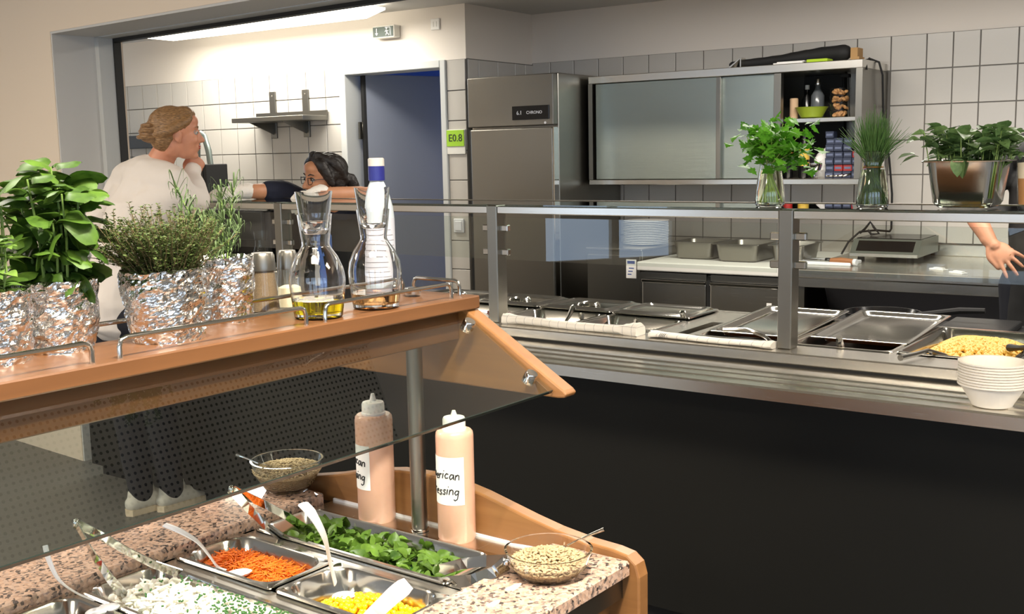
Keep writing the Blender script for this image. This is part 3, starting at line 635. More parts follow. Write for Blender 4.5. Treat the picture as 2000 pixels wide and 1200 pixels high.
# GN pans on the pale worktop
for (u0, u1, v0, v1, lab) in ((-2.80, -2.525, 5.72, 6.0, 'left steel food pan standing empty on the pale worktop'), (-2.51, -2.235, 5.66, 6.02, 'middle steel food pan standing on the pale worktop'), (-2.20, -1.99, 5.70, 6.02, 'right steel food pan on the pale worktop, behind the counter post')):
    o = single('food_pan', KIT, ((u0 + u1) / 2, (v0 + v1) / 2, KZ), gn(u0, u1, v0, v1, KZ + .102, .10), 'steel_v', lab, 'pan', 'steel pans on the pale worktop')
b = MB().box(-2.75, -2.15, 6.03, 6.4, KZ, KZ + .02, .004); single('baking_tray', KIT, (-2.4, 6.2, KZ), b, 'steel_dk', 'dull flat tray lying behind the steel food pans', 'tray')
# knife on board, wrapping film
t = thing('knife', KIT, (-1.90, 5.72, KZ), 'large kitchen knife with wooden handle lying left of the hotplate', 'knife')
b = MB().prism([(-2.10, 5.76), (-1.86, 5.715), (-1.855, 5.755), (-1.95, 5.80), (-2.05, 5.81)], lambda x, y: (x, y, KZ + .020), lambda x, y: (x, y, KZ + .023)); part('blade', b, 'chrome', t)
part('handle', MB().tube([(-1.86, 5.74, KZ + .022), (-1.80, 5.735, KZ + .024), (-1.73, 5.72, KZ + .022)], [.015, .019, .016], 10), 'wood_knife', t)
part('bolster', MB().tube([(-1.885, 5.742, KZ + .022), (-1.858, 5.739, KZ + .022)], .0165, 10), 'black_gloss', t)
part('end_cap', MB().tube([(-1.73, 5.72, KZ + .022), (-1.712, 5.717, KZ + .022)], .0175, 10), 'white', t)
b = MB().box(-2.12, -1.98, 5.68, 5.90, KZ, KZ + .018, .004).box(-1.979, -1.74, 5.70, 5.90, KZ, KZ + .018, .004); single('cutting_board', KIT, (-1.93, 5.8, KZ), b, 'white', 'thin white cutting board under the kitchen knife', 'board')
for u, v, a in ((-1.30, 5.72, -.6), (-1.18, 5.60, -.7)):
    b = MB().box(-.05, .05, -.018, .018, 0, .006, .002).box(-.03, .035, -.008, .012, .006, .012, .002)
    o = single('label_roll', KIT, (0, 0, 0), b, 'white_m', 'small white paper strip ' + ('right below the hotplate on the bench' if u < -1.25 else 'near the bench front below the hand'), 'paper', 'white paper strips on the workbench'); o.location = KIT.w(u, v, KZ); o.rotation_euler = (0, 0, KIT.yaw + a)
# hotplate
t = thing('hotplate', KIT, (-1.6, 6.2, KZ), 'low induction hotplate with a dark sloping front on the workbench', 'hotplate')
hx0, hx1 = -1.835, -1.47
pf = [(5.99, KZ + .028), (5.99, KZ + .045), (6.07, KZ + .118), (6.44, KZ + .118), (6.44, KZ + .028)]
part('body', MB().prism(pf, lambda y, z: (hx0, y, z), lambda y, z: (hx1, y, z)), pbr('hotplate_grey', (120, 124, 116), .35, .6), t)
p = part('control_panel', MB().prism([(6.004, .055), (6.062, .108), (6.0605, .1095), (6.0025, .0565)], lambda y, z: (hx0 + .03, y, KZ + z), lambda y, z: (hx1 - .03, y, KZ + z)), 'black_gloss', t)
part('glass_top', MB().box(hx0 + .01, hx1 - .01, 6.085, 6.43, KZ + .1185, KZ + .122), 'black_gloss', t)
part('front_lip', MB().box(hx0, hx1, 5.984, 5.992, KZ + .026, KZ + .046, .002), 'steel', t)
for x in (hx0 + .05, hx1 - .05):
    for y in (6.04, 6.4): part('foot', MB().lathe([(.02, 0), (.018, .03)], (x, y, KZ), 12), 'black_matt', t)
# cord
b = MB(); P = [(-1.90, 6.28, 2.052), (-1.82, 6.25, 2.058), (-1.778, 6.26, 2.04), (-1.762, 6.28, 1.97), (-1.764, 6.32, 1.75), (-1.745, 6.4, 1.5), (-1.735, 6.44, 1.3), (-1.735, 6.445, 1.1), (-1.74, 6.43, KZ + .135)]
b.tube(P, .006, 8); b.tube([(-1.815, 6.24, 2.05), (-1.808, 6.18, 2.06), (-1.80, 6.10, 2.04), (-1.785, 6.06, 1.99)], .004, 6)
b.tube([(-1.74, 6.43, KZ + .135), (-1.78, 6.3, KZ + .15), (-1.85, 6.22, KZ + .145), (-1.90, 6.18, KZ + .09), (-1.93, 6.15, KZ + .02)], .006, 8)
b.tube([(-1.86, 6.26, KZ + .135), (-1.83, 6.25, KZ + .16), (-1.80, 6.25, KZ + .20), (-1.78, 6.25, KZ + .17), (-1.75, 6.25, KZ + .135), (-1.79, 6.24, KZ + .13), (-1.81, 6.24, KZ + .155)], .007, 8)
single('power_cord', KIT, (-1.74, 6.43, KZ), b, 'black_matt', 'black power cord hanging from the cabinet down to the hotplate', 'cord')
# dark stove behind the counter, pans of the cooking line
t = thing('cooking_range', KIT, (-1.2, 4.6, 0), 'black cooking range with dark pan behind the serving counter', 'stove')
part('body', MB().box(-1.75, .1, 4.62, 5.02, FL, .80, .01), 'black_matt', t)
part('griddle', MB().box(-1.05, -.78, 4.66, 4.96, .80, .83, .008), 'dark', t)
p = part('pan', MB().lathe([(.13, 0), (.15, .02), (.165, .055), (.16, .055), (.145, .022), (0, .01)], (-1.32, 4.8, .80), 28), 'black_gloss', t)
part('pan_handle', MB().tube([(-1.17, 4.8, .85), (-1.0, 4.80, .88), (-.9, 4.80, .885)], [.012, .014, .012], 8), 'black_matt', p)
# left end of the kitchen
t = thing('slicer', KIT, (-5.9, 5.0, 1.34), 'dark countertop machine with curved grey guard behind the blonde woman', 'machine')
part('body', MB().box(-6.12, -5.93, 4.96, 5.15, 1.32, 1.545, .01), 'dark', t)
part('side_panel', MB().box(-5.925, -5.895, 4.96, 5.15, 1.32, 1.548, .006), 'black_matt', t)
part('guard', MB().tube([(-5.95, 5.05, 1.54), (-5.965, 5.05, 1.64), (-6.0, 5.05, 1.74), (-6.03, 5.05, 1.762), (-6.06, 5.05, 1.74), (-6.07, 5.05, 1.54)], [.02, .022, .02, .018, .014, .01], 10), pbr('guard_grey', (112, 122, 118), .4, .5), t)
t = thing('back_counter', KIT, (-5.9, 5.2, 0), 'low black cupboard under the dark machine at the kitchen back', 'counter')
part('carcass', MB().box(-6.9, -5.8, 4.8, 5.68, .08, 1.29), 'black', t); part('top', MB().box(-6.92, -5.78, 4.78, 5.69, 1.29, 1.32, .004), 'steel_dk', t); part('plinth', MB().box(-6.85, -5.85, 4.86, 5.6, FL, .08), 'black_matt', t)

# ================================================================ SERVING COUNTER
DZ0 = .95; VF = 3.14
t = ctr = thing('serving_counter', CTR, (-1.5, 3.6, 0), 'black fronted serving counter with stainless top and ribbed tray slide', 'counter')
L0, L1 = -5.08, 1.2
part('front_panel', MB().box(L0, L1, 3.19, 3.22, 0.0, .915), 'black', t)
part('plinth', MB().box(L0, L1, 3.25, 3.82, FL, .02), 'black_matt', t)
part('back_panel', MB().box(L0, L1, 3.86, 3.88, 0.0, .915), 'steel_v', t)
part('end_panel', MB().box(L1 - .03, L1, 3.22, 3.86, 0, .9), 'black', t)
part('end_panel', MB().box(L0, L0 + .03, 3.22, 3.86, 0, .9), 'black', t)
wells = [(-.96, -.635), (-1.30, -.975), (-1.64, -1.315), (-2.12, -1.795), (-2.46, -2.135), (-2.80, -2.475), (-3.14, -2.815)]
w0_, w1_ = 3.285, 3.845
b = MB().box(L0, L1, VF, w0_, .915, DZ0, .004).box(L0, L1, w1_, 3.885, .915, DZ0, .004)
ed = [L0] + [x for w in sorted(wells) for x in w] + [L1]
for i in range(0, len(ed), 2):
    x0, x1 = ed[i], ed[i + 1]
    if x1 - x0 > .1 and x0 > -2 and x1 < -1: b.box(x0 - .003, -1.71, w0_ - .002, w1_ + .002, .916, DZ0 - .0005); b.box(-1.665, x1 + .003, w0_ - .002, w1_ + .002, .916, DZ0 - .0005); b.box(x0, x1, 3.6, w1_, .916, DZ0 - .0006)
    else: b.box(x0 - .003, x1 + .003, w0_ - .002, w1_ + .002, .916, DZ0 - .0005)
part('deck', b, 'steel', t)
part('well_tank', MB().box(L0 + .05, L1 - .05, 3.26, 3.855, .62, .66), 'steel_dk', t)
b = MB().box(L0, L1, VF + .008, VF + .02, .885, .915); part('shadow_gap', b, 'black_matt', t)
pv = [(3.155, .885), (3.155, .908), (3.05, .908), (3.045, .9115), (3.025, .9115), (3.02, .908), (2.985, .908), (2.98, .9115), (2.96, .9115), (2.955, .908), (2.92, .908), (2.915, .9115), (2.895, .9115), (2.89, .908), (2.845, .908), (2.835, .914), (2.812, .914), (2.806, .909), (2.806, .876), (2.815, .876), (2.815, .885)]
part('tray_slide', MB().prism(pv, lambda v, z: (L0, v, z), lambda v, z: (L1, v, z)), 'steel', t)

# sneeze guard
t = sg = thing('sneeze_guard', CTR, (-1.8, 3.3, DZ0), 'steel framed sneeze guard shelf on posts with glass panes along the serving counter', 'guard')
ZT = 1.388
posts = [-4.73, -3.565, -2.411, -1.278, -.13, 1.0]
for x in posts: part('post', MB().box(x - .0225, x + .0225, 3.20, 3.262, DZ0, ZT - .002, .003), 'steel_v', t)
RL, RR = -4.76, 1.05
b = MB()
for i in range(len(posts) - 1): b.box(posts[i] + .0225, posts[i + 1] - .0225, 3.205, 3.235, 1.356, ZT - .004, .003)
part('front_rail', b, 'steel', t)
part('back_rail', MB().box(RL, RR, 3.50, 3.53, 1.362, ZT + .004, .003), 'steel', t)
b = MB()
for x in posts: b.box(x - .015, x + .015, 3.262, 3.50, 1.352, 1.372)
part('cross_bar', b, 'steel', t)
for i in range(len(posts) - 1): part('shelf_pane', MB().box(posts[i] - .02, posts[i + 1] - .024, 3.236 if False else 3.204, 3.498, ZT - .003, ZT + .002), 'shelf_glass', t)
for i in range(len(posts) - 1):
    x0, x1 = posts[i] + .038, posts[i + 1] - .038
    part('hanging_pane', MB().box(x0, x1, 3.226, 3.232, 1.186, 1.342), 'pane_c', t)
    for z in (1.302, 1.213):
        part('clamp', MB().box(x0 - .018, x0 + .020, 3.218, 3.241, z - .012, z + .012, .0035), 'steel_lo', t)
        part('clamp', MB().box(x1 - .020, x1 + .018, 3.218, 3.241, z - .012, z + .012, .0035), 'steel_lo', t)

# pans, lids and food in the counter
GRP = 'food pans set into the serving counter'
o = single('food_pan', CTR, (-.797, 3.57, DZ0), gn(-.962, -.633, 3.295, 3.835, DZ0 + .006, .062, rr=.03), 'steel_lo', 'wide steel pan holding the yellow egg pasta at the right', 'pan', GRP)
def heap(fn, u0, u1, v0, v1, z0, n, f):
    b = MB()
    for i in range(n):
        u, v = U(u0, u1), U(v0, v1); f(b, u, v, z0 + fn((u - u0) / (u1 - u0), (v - v0) / (v1 - v0)))
    return b
dome = lambda x, y: .045 * max(0, 1 - (2 * x - 1) ** 4) * max(0, 1 - (2 * y - 1) ** 4)
b = MB().box(-.935, -.66, 3.34, 3.80, .896, .908)
def noodle(b, u, v, z):
    a = U(0, 6.3); l = U(.008, .02); b.tube([(u - l * math.cos(a), v - l * math.sin(a), z), (u, v, z + .006), (u + l * math.cos(a + .5), v + l * math.sin(a + .5), z - .002)], [.003, .0055, .003], 5)
hp = heap(lambda x, y: dome(x, y) * .9, -.925, -.67, 3.36, 3.79, .91, 1500, noodle); b.merge(hp)
single('egg_pasta', CTR, (-.797, 3.57, .9), b, 'pasta', 'heap of yellow egg pasta in the right counter pan', 'pasta', None, 'stuff')
# shallow trays pushed back over the wells
for (u0, u1, v0, za, zb, lab) in ((-1.625, -1.31, 3.385, .957, .978, 'shallow steel tray pushed back over its well, left of the right post'), (-1.285, -.965, 3.435, .957, .978, 'shallow steel tray pushed back beside the pasta pan')):
    L = .53; b = rings(MB(), u0, u1, 0, L, [(.03, -.019, .03), (.02, -.008, .03), (.0005, -.004, .012), (0, -.001, .012), (.002, .0, .012), (.012, 0, .03), (.016, -.002, .03), (.024, -.012, .03), (.034, -.0165, .03)])
    an = math.atan2(zb - za, L); m = T(0, v0, za) @ rmat(an, 0, 0); b.xf(m)
    single('shallow_tray', CTR, ((u0 + u1) / 2, v0, za), b, 'steel_lo', lab, 'tray', 'shallow trays over the counter wells')
    x0 = u0 - .012
    o = single('food_pan', CTR, ((u0 + u1) / 2, 3.5, .9), gn(x0 if u0 < -1.4 else -1.302, (-1.313 if u0 < -1.4 else -.973), 3.295, 3.835, DZ0 + .003, .062, rr=.03), 'steel', 'counter pan under the ' + ('left' if u0 < -1.4 else 'right') + ' shallow tray, dark sauce showing at the front', 'pan', GRP)
    b = MB().box(x0 + .03, u1 - .03, 3.33, 3.80, .893, .915, .004); single('dark_sauce', CTR, (u0, 3.5, .9), b, pbr('brown_sauce', (70, 40, 22), .25), 'dark brown dish under the ' + ('left' if u0 < -1.4 else 'right') + ' shallow tray', 'food')
# half pans in front, lids behind
food = {0: (-2.122, -1.793), 1: (-2.462, -2.133), 2: (-2.802, -2.473), 3: (-3.142, -2.813)}
lab_f = ['steel half pan at the right end of the long towel', 'steel half pan behind the long towel, next to the left post', 'steel half pan with dark red food left of the left post', 'steel half pan farthest left behind the wooden hood']
lab_l = ['flat steel lid mirroring ceiling lights, right of the round grip lids', 'steel lid with round grip behind the left post pan', 'steel lid with round grip left of the left post', 'steel lid farthest left above the end of the wooden shelf']
for k in range(4):
    u0, u1 = food[k]
    single('half_pan', CTR, ((u0 + u1) / 2, 3.42, .9), gn(u0, u1, 3.293, 3.561, DZ0 + .004, .065), 'steel_lo', lab_f[k], 'pan', GRP)
    b = MB().box(u0 + .032, u1 - .032, 3.33, 3.525, .888, .902 if k < 2 else .925, .003)
    fm = [pbr('clear_broth', (150, 140, 96), .1), pbr('grey_broth', (130, 126, 110), .1), pbr('red_beans', (90, 26, 18), .4, var=.5, vscale=60), 'steel_dk'][k]
    if k == 2:
        for i in range(120): b.ell((U(u0 + .04, u1 - .04), U(3.34, 3.515), .926 + U(0, .008)), (.011, .008, .007), rmat(0, 0, U(0, 3)).to_3x3(), 8, 5)
    if k < 3: single('pan_filling', CTR, ((u0 + u1) / 2, 3.42, .89), b, fm, ('pale broth in the right half pan', 'greyish broth in the half pan beside the left post', 'dark red beans in the left half pan')[k], 'food', None, 'stuff' if k == 2 else None)
    t = thing('pan_cover', CTR, ((u0 + u1) / 2, 3.7, DZ0), lab_l[k], 'lid', 'steel lids on the rear counter pans')
    z = DZ0 + .012
    part('plate', rings(MB(), u0, u1, 3.570, 3.838, [(.03, z - .010, .03), (.004, z - .008, .012), (0, z - .004, .012), (.002, z, .012), (.012, z + .002, .02), (.018, z + .008, .03), (.026, z + .009, .03), (.036, z + .001, .03), (.05, z, .03)]), 'steel_lo', t)
    if k: part('grip', MB().lathe([(.045, z), (.048, z + .004), (.042, z + .012), (.036, z + .010), (.03, z + .002)], ((u0 + u1) / 2, 3.69, 0), 28), 'steel_lo', t)
    else: part('knob', MB().lathe([(.008, z), (.008, z + .012), (.014, z + .016), (.010, z + .022), (0, z + .023)], (-1.83, 3.60, 0), 16), 'chrome', t)
# serving spoons hooked on the rims
def ladle(lab, pts, r, name='serving_spoon', mat='steel_lo', bowl=None):
    o = pts[0]; t = thing(name, CTR, o, lab, 'spoon', 'serving cutlery in the counter pans')
    part('handle', MB().tube(pts, r, 8), mat, t)
    if bowl: part('spoon_bowl', MB().ell(bowl, (.035, .025, .008)), mat, t)
ladle('spoon handle bent over the rim of the half pan beside the left post', [(-2.27, 3.45, .905), (-2.27, 3.50, .945), (-2.268, 3.525, .975), (-2.262, 3.53, .98)], [.006, .008, .011, .010], bowl=(-2.27, 3.43, .900))
ladle('spoon handle standing in the half pan at the towel end', [(-1.93, 3.40, .90), (-1.93, 3.41, .935), (-1.928, 3.415, .966), (-1.924, 3.416, .97)], [.006, .007, .009, .008], bowl=(-1.93, 3.39, .898))
ladle('spoon handle standing in the dark sauce right of the right post', [(-1.135, 3.36, .90), (-1.135, 3.34, .93), (-1.138, 3.31, .965), (-1.138, 3.30, .985)], [.006, .008, .012, .010], bowl=(-1.135, 3.375, .905))
ladle('thin spoon handle lying across the short towel', [(-1.50, 3.235, .99), (-1.43, 3.26, .992), (-1.38, 3.29, .97), (-1.35, 3.33, .93), (-1.345, 3.36, .915)], [.008, .006, .006, .006, .01])
ladle('dark spoon handle over the front rim of the pasta pan', [(-.905, 3.15, .966), (-.885, 3.22, .966), (-.865, 3.29, .968), (-.85, 3.34, .95), (-.84, 3.37, .935)], [.010, .008, .007, .010, .016], mat='steel_dk')
ladle('dark spoon handle over the right rim of the pasta pan', [(-.60, 3.42, .985), (-.625, 3.46, .972), (-.655, 3.50, .962), (-.69, 3.53, .955)], [.012, .009, .008, .012], mat='dark')
# towels
def towel(name, lab, u0, u1, v, r, flat, seed, mess):
    b = MB(); n = 44; seg = 16; P = []
    for i in range(n):
        f = i / (n - 1); u = u0 + (u1 - u0) * f; e = 1 + .9 * max(0, (f - .86) / .14) * mess + .5 * max(0, (.1 - f) / .1) * mess
        for k in range(seg):
            a = 2 * PI * k / seg; q = r * e * (1 + .10 * noise.noise(Vector((u * 25, math.cos(a) * 1.2, math.sin(a) * 1.2 + seed))) + (.25 * noise.noise(Vector((u * 70, a * 2, seed))) if f > .86 or f < .08 else 0))
            P.append((u, v + q * 1.15 * math.cos(a) + .006 * math.sin(f * 5 + seed), DZ0 + .001 + max(0, r * flat * (1 + .1 * math.sin(f * 9))) + q * flat * math.sin(a)))
    b.add(P, [(i * seg + k, i * seg + (k + 1) % seg, (i + 1) * seg + (k + 1) % seg, (i + 1) * seg + k) for i in range(n - 1) for k in range(seg)] + [tuple(range(seg))[::-1], tuple((n - 1) * seg + k for k in range(seg))], True)
    t = thing(name, CTR, ((u0 + u1) / 2, v, DZ0), lab, 'towel', 'checked kitchen towels on the serving counter'); part('cloth', b, 'towel', t)
    b = MB(); us = u0 + (u1 - u0) * (.87 if mess > .9 else .10)
    for k in range(4):
        b.tube([(us + k * .006, v + 1.18 * r * math.cos(a), DZ0 + .001 + r * flat + r * 1.06 * flat * math.sin(a)) for a in (3.6, 3.2, 2.8, 2.4, 2.0)], .0009, 5)
    part('dark_stripes', b, pbr('stripe_grey', (70, 70, 78), .9), t)
towel('rolled_towel', 'long white checked towel rolled up beside the left post', -2.365, -1.79, 3.205, .0155, .95, 1.3, 1)
towel('folded_towel', 'short white checked towel folded flat left of the right post', -1.745, -1.305, 3.20, .024, .36, 7.7, .5)
b = MB().limb([(-2.55, 3.20, DZ0 + .018), (-2.5, 3.21, DZ0 + .02), (-2.45, 3.20, DZ0 + .018)], [.018, .022, .016], 10); single('cloth_scrap', CTR, (-2.5, 3.2, DZ0), fuse(b, .006, 1, wr=.003, wscale=40), 'sugar', 'bunched white cloth just left of the left post', 'cloth')
# bowls
bm_ = MB().lathe([(q * .87, w * .80) for q, w in [(.050, 0), (.056, .003), (.060, .012), (.086, .06), (.088, .066), (.094, .067), (.0975, .070), (.0975, .074), (.094, .0755), (.088, .074), (.084, .064), (.058, .012), (.048, .006), (0, .005)]], (0, 0, 0), 48).mesh('paper_bowl', 'sugar')
for k in range(9):
    o = bpy.data.objects.new('paper_bowl', bm_); COL.objects.link(o); o.location = CTR.w(-.604, 2.915, .9085) + Vector((U(-.001, .001), U(-.001, .001), k * .0071))
    tag(o, 'white fibre bowl, ' + ('lowest' if k == 0 else 'topmost' if k == 8 else names[k] + ' from the bottom') + ' of the stack on the tray slide', 'bowl', 'fibre bowls stacked on the tray slide')

# ---------------------------------------------------------------- things on the guard shelf
SZ = ZT + .003
def vase(u, v, lab, h=.17, s=1.0):
    t = thing('glass_vase', CTR, (u, v, SZ), lab, 'vase'); c = (u, v, SZ)
    pr = [(0, 0), (.042, 0), (.0475, .005), (.048, .02), (.046, .05), (.038, .10), (.0335, .125), (.034, .14), (.040, .165), (.0405, .166)]
    pi_ = [(.0385, .165), (.0325, .14), (.032, .125), (.0365, .10), (.0445, .05), (.0465, .02), (.044, .007), (0, .006)]
    part('glass', MB().lathe([(r * s, z * h / .166) for r, z in pr + pi_], c, 32), 'glass', t)
    part('water', MB().lathe([(0, .0062 * h / .166), (.0438 * s, .0072 * h / .166), (.0462 * s, .02 * h / .166), (.0442 * s, .05 * h / .166), (.0368 * s, .095 * h / .166), (.034 * s, .112 * h / .166), (0, .112 * h / .166)], c, 28), 'water', t)
    return t
def leafmesh(name, mat, L, W, cup=.25, curl=.3, n=6, point=1.0, lobes=0):
    """ovate leaf along +x from its stalk, cupped along the midrib"""
    vs = []; fs = []; prof = []
    for i in range(n + 1):
        f = i / n; w = W * ((math.sin(PI * min(1, f ** .75)) ** .8) if point else (max(0, 1 - abs(2 * f ** .85 - 1) ** 2.4)) ** .5) * (1 if f < .99 else (.0 if point else .12))
        if lobes: w *= (.72 + .28 * abs(math.cos(f * PI * lobes)))
        z = -curl * L * f * f; x = L * f * (1 - .12 * curl * f)
        for s in (-1, -.5, 0, .5, 1): vs.append((x + (0 if not lobes else .12 * L * abs(s) * (1 - f)), w * s, z + cup * abs(s) ** 1.5 * w + .06 * W * math.sin(f * 9 + s * 2)))
    for i in range(n):
        for k in range(4): fs.append((i * 5 + k, (i + 1) * 5 + k, (i + 1) * 5 + k + 1, i * 5 + k + 1))
    return MB().add(vs, fs, True).mesh(name, mat)
def lobed(name, mat, s):
    """flat parsley leaf with three toothed lobes"""
    out = [(0, 0), (.25, .10), (.15, .34), (.34, .36), (.38, .55), (.58, .40), (.62, .24), (.74, .30), (.80, .14), (1, 0)]
    pts = out + [(x, -y) for x, y in out[-2:0:-1]]; n = len(pts)
    vs = [(x * s, y * s, -.25 * s * x * x + .12 * s * abs(y)) for x, y in pts] + [(.5 * s, 0, -.02 * s)]
    return MB().add(vs, [(i, (i + 1) % n, n) for i in range(n)]).mesh(name, mat)
def place_leaf(parent, me, p, d, roll=0, s=1.0, name='leaf'):
    d = Vector(d).normalized(); z = Vector((0, 0, 1)); y = z.cross(d)
    y = y.normalized() if y.length > 1e-3 else Vector((0, 1, 0)); z = d.cross(y)
    m = Matrix((d, y, z)).transposed().to_4x4(); m = T(*p) @ m @ rmat(roll, 0, 0) @ Matrix.Scale(s, 4)
    return inst(name, me, parent, m)
# parsley
vu, vv = -1.375, 3.31
vase(vu, vv, 'small glass carafe of water holding the parsley bunch', .168, .98)
t = thing('parsley_bunch', CTR, (vu, vv, SZ), 'bright green bunch of parsley standing in a small carafe', 'herb')
b = MB(); pl = [lobed('leaf', 'parsley', .042), lobed('leaf', 'parsley', .033), lobed('leaf', 'parsley', .048)]
heads = []
for i in range(32):
    a = U(0, 2 * PI); r0 = U(.0, .03); r1 = U(.02, .098); h = U(.19, .295)
    p0 = Vector((r0 * math.cos(a + 2.5), r0 * math.sin(a + 2.5), .012)); p1 = Vector((.5 * r0 * math.cos(a), .5 * r0 * math.sin(a), .13)); p2 = Vector((r1 * math.cos(a) + .022, r1 * math.sin(a), h - .5 * r1))
    b.tube([Vector((vu, vv, SZ)) + q for q in (p0, (p0 + p1) / 2, p1, (p1 * .45 + p2 * .55), p2)], [.0022, .0022, .002, .0016, .001], 5); heads.append((p2, a))
part('stems', b, 'stem_pale', t)
k = 0
for p2, a in heads:
    for j in range(9):
        if k >= 285: break
        q = p2 + Vector((U(-.038, .038), U(-.038, .038), U(-.055, .022))); an = U(0, 6.3)
        place_leaf(t, random.choice(pl), q, (math.cos(an), math.sin(an), U(-.5, .5)), U(-.9, .9)); k += 1
# chives
vu, vv = -1.045, 3.30
vase(vu, vv, 'small glass carafe of water holding the chives', .168, 1.0)
t = thing('chive_bunch', CTR, (vu, vv, SZ), 'bunch of thin green chives standing in a small carafe', 'herb')
b = MB()
for i in range(230):
    a = U(0, 2 * PI); r0 = .036 * math.sqrt(R()); r1 = U(.02, .115) if i % 3 else U(.0, .05); h = U(.24, .31) - .55 * r1
    q0 = Vector((vu + r0 * math.cos(a + 2.2), vv + r0 * math.sin(a + 2.2), SZ + .01)); q1 = Vector((vu + .026 * math.cos(a) * R(), vv + .026 * math.sin(a) * R(), SZ + .13)); q2 = Vector((vu + r1 * math.cos(a), vv + r1 * math.sin(a), SZ + h))
    b.tube([q0, (q0 + q1) / 2, q1, q1.lerp(q2, .5) + Vector((0, 0, .008)), q2], [.0016, .0016, .0016, .0013, .0004], 4, False)
part('blades', b, 'chive', t, kind='stuff')
part('bundle_wire', MB().lathe([(.0295, .118), (.0305, .120), (.0295, .122)], (vu, vv, SZ), 20), 'gold', t)
# steel pan with large basil
t = thing('deep_steel_pan', CTR, (-.775, 3.345, SZ), 'deep polished steel pan with large green leaves on the guard shelf', 'pan')
part('pan', gn(-.890, -.674, 3.235, 3.455, SZ + .138, .134, .012, .014, .03), 'steel_lo', t)
b = MB(); bl2 = [leafmesh('leaf', 'basil2', .060, .022, .35, .35), leafmesh('leaf', 'basil2', .05, .02, .3, .1), leafmesh('leaf', 'basil2', .045, .017, .4, .5)]
t2 = thing('basil_sprigs', CTR, (-.775, 3.345, SZ), 'heap of large matt green basil leaves filling the deep steel pan', 'herb')
for i in range(44):
    u, v = U(-.86, -.69), U(3.26, 3.43); tp = Vector(((u + .775) * 1.35, (v - 3.345) * 1.3, U(.14, .225)))
    b.tube([Vector((u, v, SZ + .03)), Vector((-.775 + tp.x, 3.345 + tp.y, SZ + tp.z))], [.002, .0014], 5)
    for j in range(5):
        an = U(0, 6.3); place_leaf(t2, random.choice(bl2), tp + Vector((U(-.012, .012), U(-.012, .012), U(-.03, .008))), (math.cos(an), math.sin(an), U(-.2, 1.1)), U(-.5, .5))
part('stems', b, 'stem', t2)
for x, y, z, d in ((-.805, 3.262, .145, (.1, -.5, -1)), (-.79, 3.258, .142, (-.2, -.3, -1)), (-.93, 3.32, .15, (-1, -.2, -.1)), (-.945, 3.34, .155, (-1, .1, .1)), (-.655, 3.30, .15, (1, -.2, .0)), (-.65, 3.36, .15, (1, .2, .1))): place_leaf(t2, bl2[0], (x + .79, y - 3.36, z), d, 0, .9)
# latte glass
t = thing('latte_glass', CTR, (-.637, 3.32, SZ), 'tall glass of milky brown coffee right of the deep steel pan', 'glass'); c = (-.612, 3.31, SZ)
part('glass', MB().lathe([(0, 0), (.026, 0), (.029, .004), (.036, .14), (.0345, .14), (.0275, .012), (0, .011)], c, 28), 'glass_thin', t)
part('coffee', MB().lathe([(0, .0115), (.027, .0125), (.031, .085), (0, .085)], c, 24), pbr('milk_coffee', (190, 134, 84), .4), t); part('foam', MB().lathe([(.031, .085), (.0335, .128), (0, .131)], c, 24), pbr('milk_foam', (232, 214, 190), .6), t)
# left part of the counter
t = thing('espresso_machine', CTR, (-4.1, 3.9, DZ0), 'dark machine on the counter left of the left glass post', 'machine')
part('body', MB().box(-4.62, -4.05, 3.58, 3.87, DZ0 + .01, 1.335, .012), 'black_gloss', t); part('panel', MB().box(-4.59, -4.08, 3.56, 3.58, 1.18, 1.32, .004), 'dark', t)
for x in (-4.55, -4.12): part('foot', MB().lathe([(.02, 0), (.02, .012)], (x, 3.72, DZ0), 10), 'black_matt', t)
b = gn(-4.55, -3.78, 3.28, 3.55, DZ0 + .13, .03, .02, .01, .03); b.box(-4.5, -3.83, 3.31, 3.52, DZ0, DZ0 + .101); single('steel_tray_stand', CTR, (-4.1, 3.4, DZ0), b, 'steel', 'steel tray stand on the counter behind the rosemary', 'tray')
t = thing('carton', CTR, (-3.8, 3.65, DZ0), 'blue and white carton on the counter left of the left glass post', 'carton')
part('box', MB().box(-3.80, -3.735, 3.62, 3.69, DZ0, 1.20, .003).prism([(3.62, 1.20), (3.69, 1.20), (3.657, 1.25), (3.653, 1.25)], lambda v, z: (-3.80, v, z), lambda v, z: (-3.735, v, z)), pbr('blue_carton', (52, 92, 160), .5), t)
part('white_print', MB().box(-3.795, -3.745, 3.617, 3.62, DZ0 + .02, 1.17), 'white_m', t)
t = thing('water_carafe', CTR, (-3.93, 3.45, DZ0 + .13), 'small clear carafe with red fruit behind the rosemary', 'carafe'); c = (-3.93, 3.42, DZ0 + .101)
part('glass', MB().lathe([(0, 0), (.04, 0), (.045, .01), (.038, .09), (.028, .13), (.034, .19), (.0325, .19), (.0265, .13), (.036, .09), (.043, .012), (0, .008)], c, 24), 'glass_thin', t)
b = MB()
for i in range(9): b.ell((c[0] + U(-.02, .02), c[1] + U(-.02, .02), c[2] + .02 + i * .004), (.012, .010, .010), None, 8, 6)
part('fruit', b, pbr('red_fruit', (150, 40, 30), .4), t, kind='stuff')

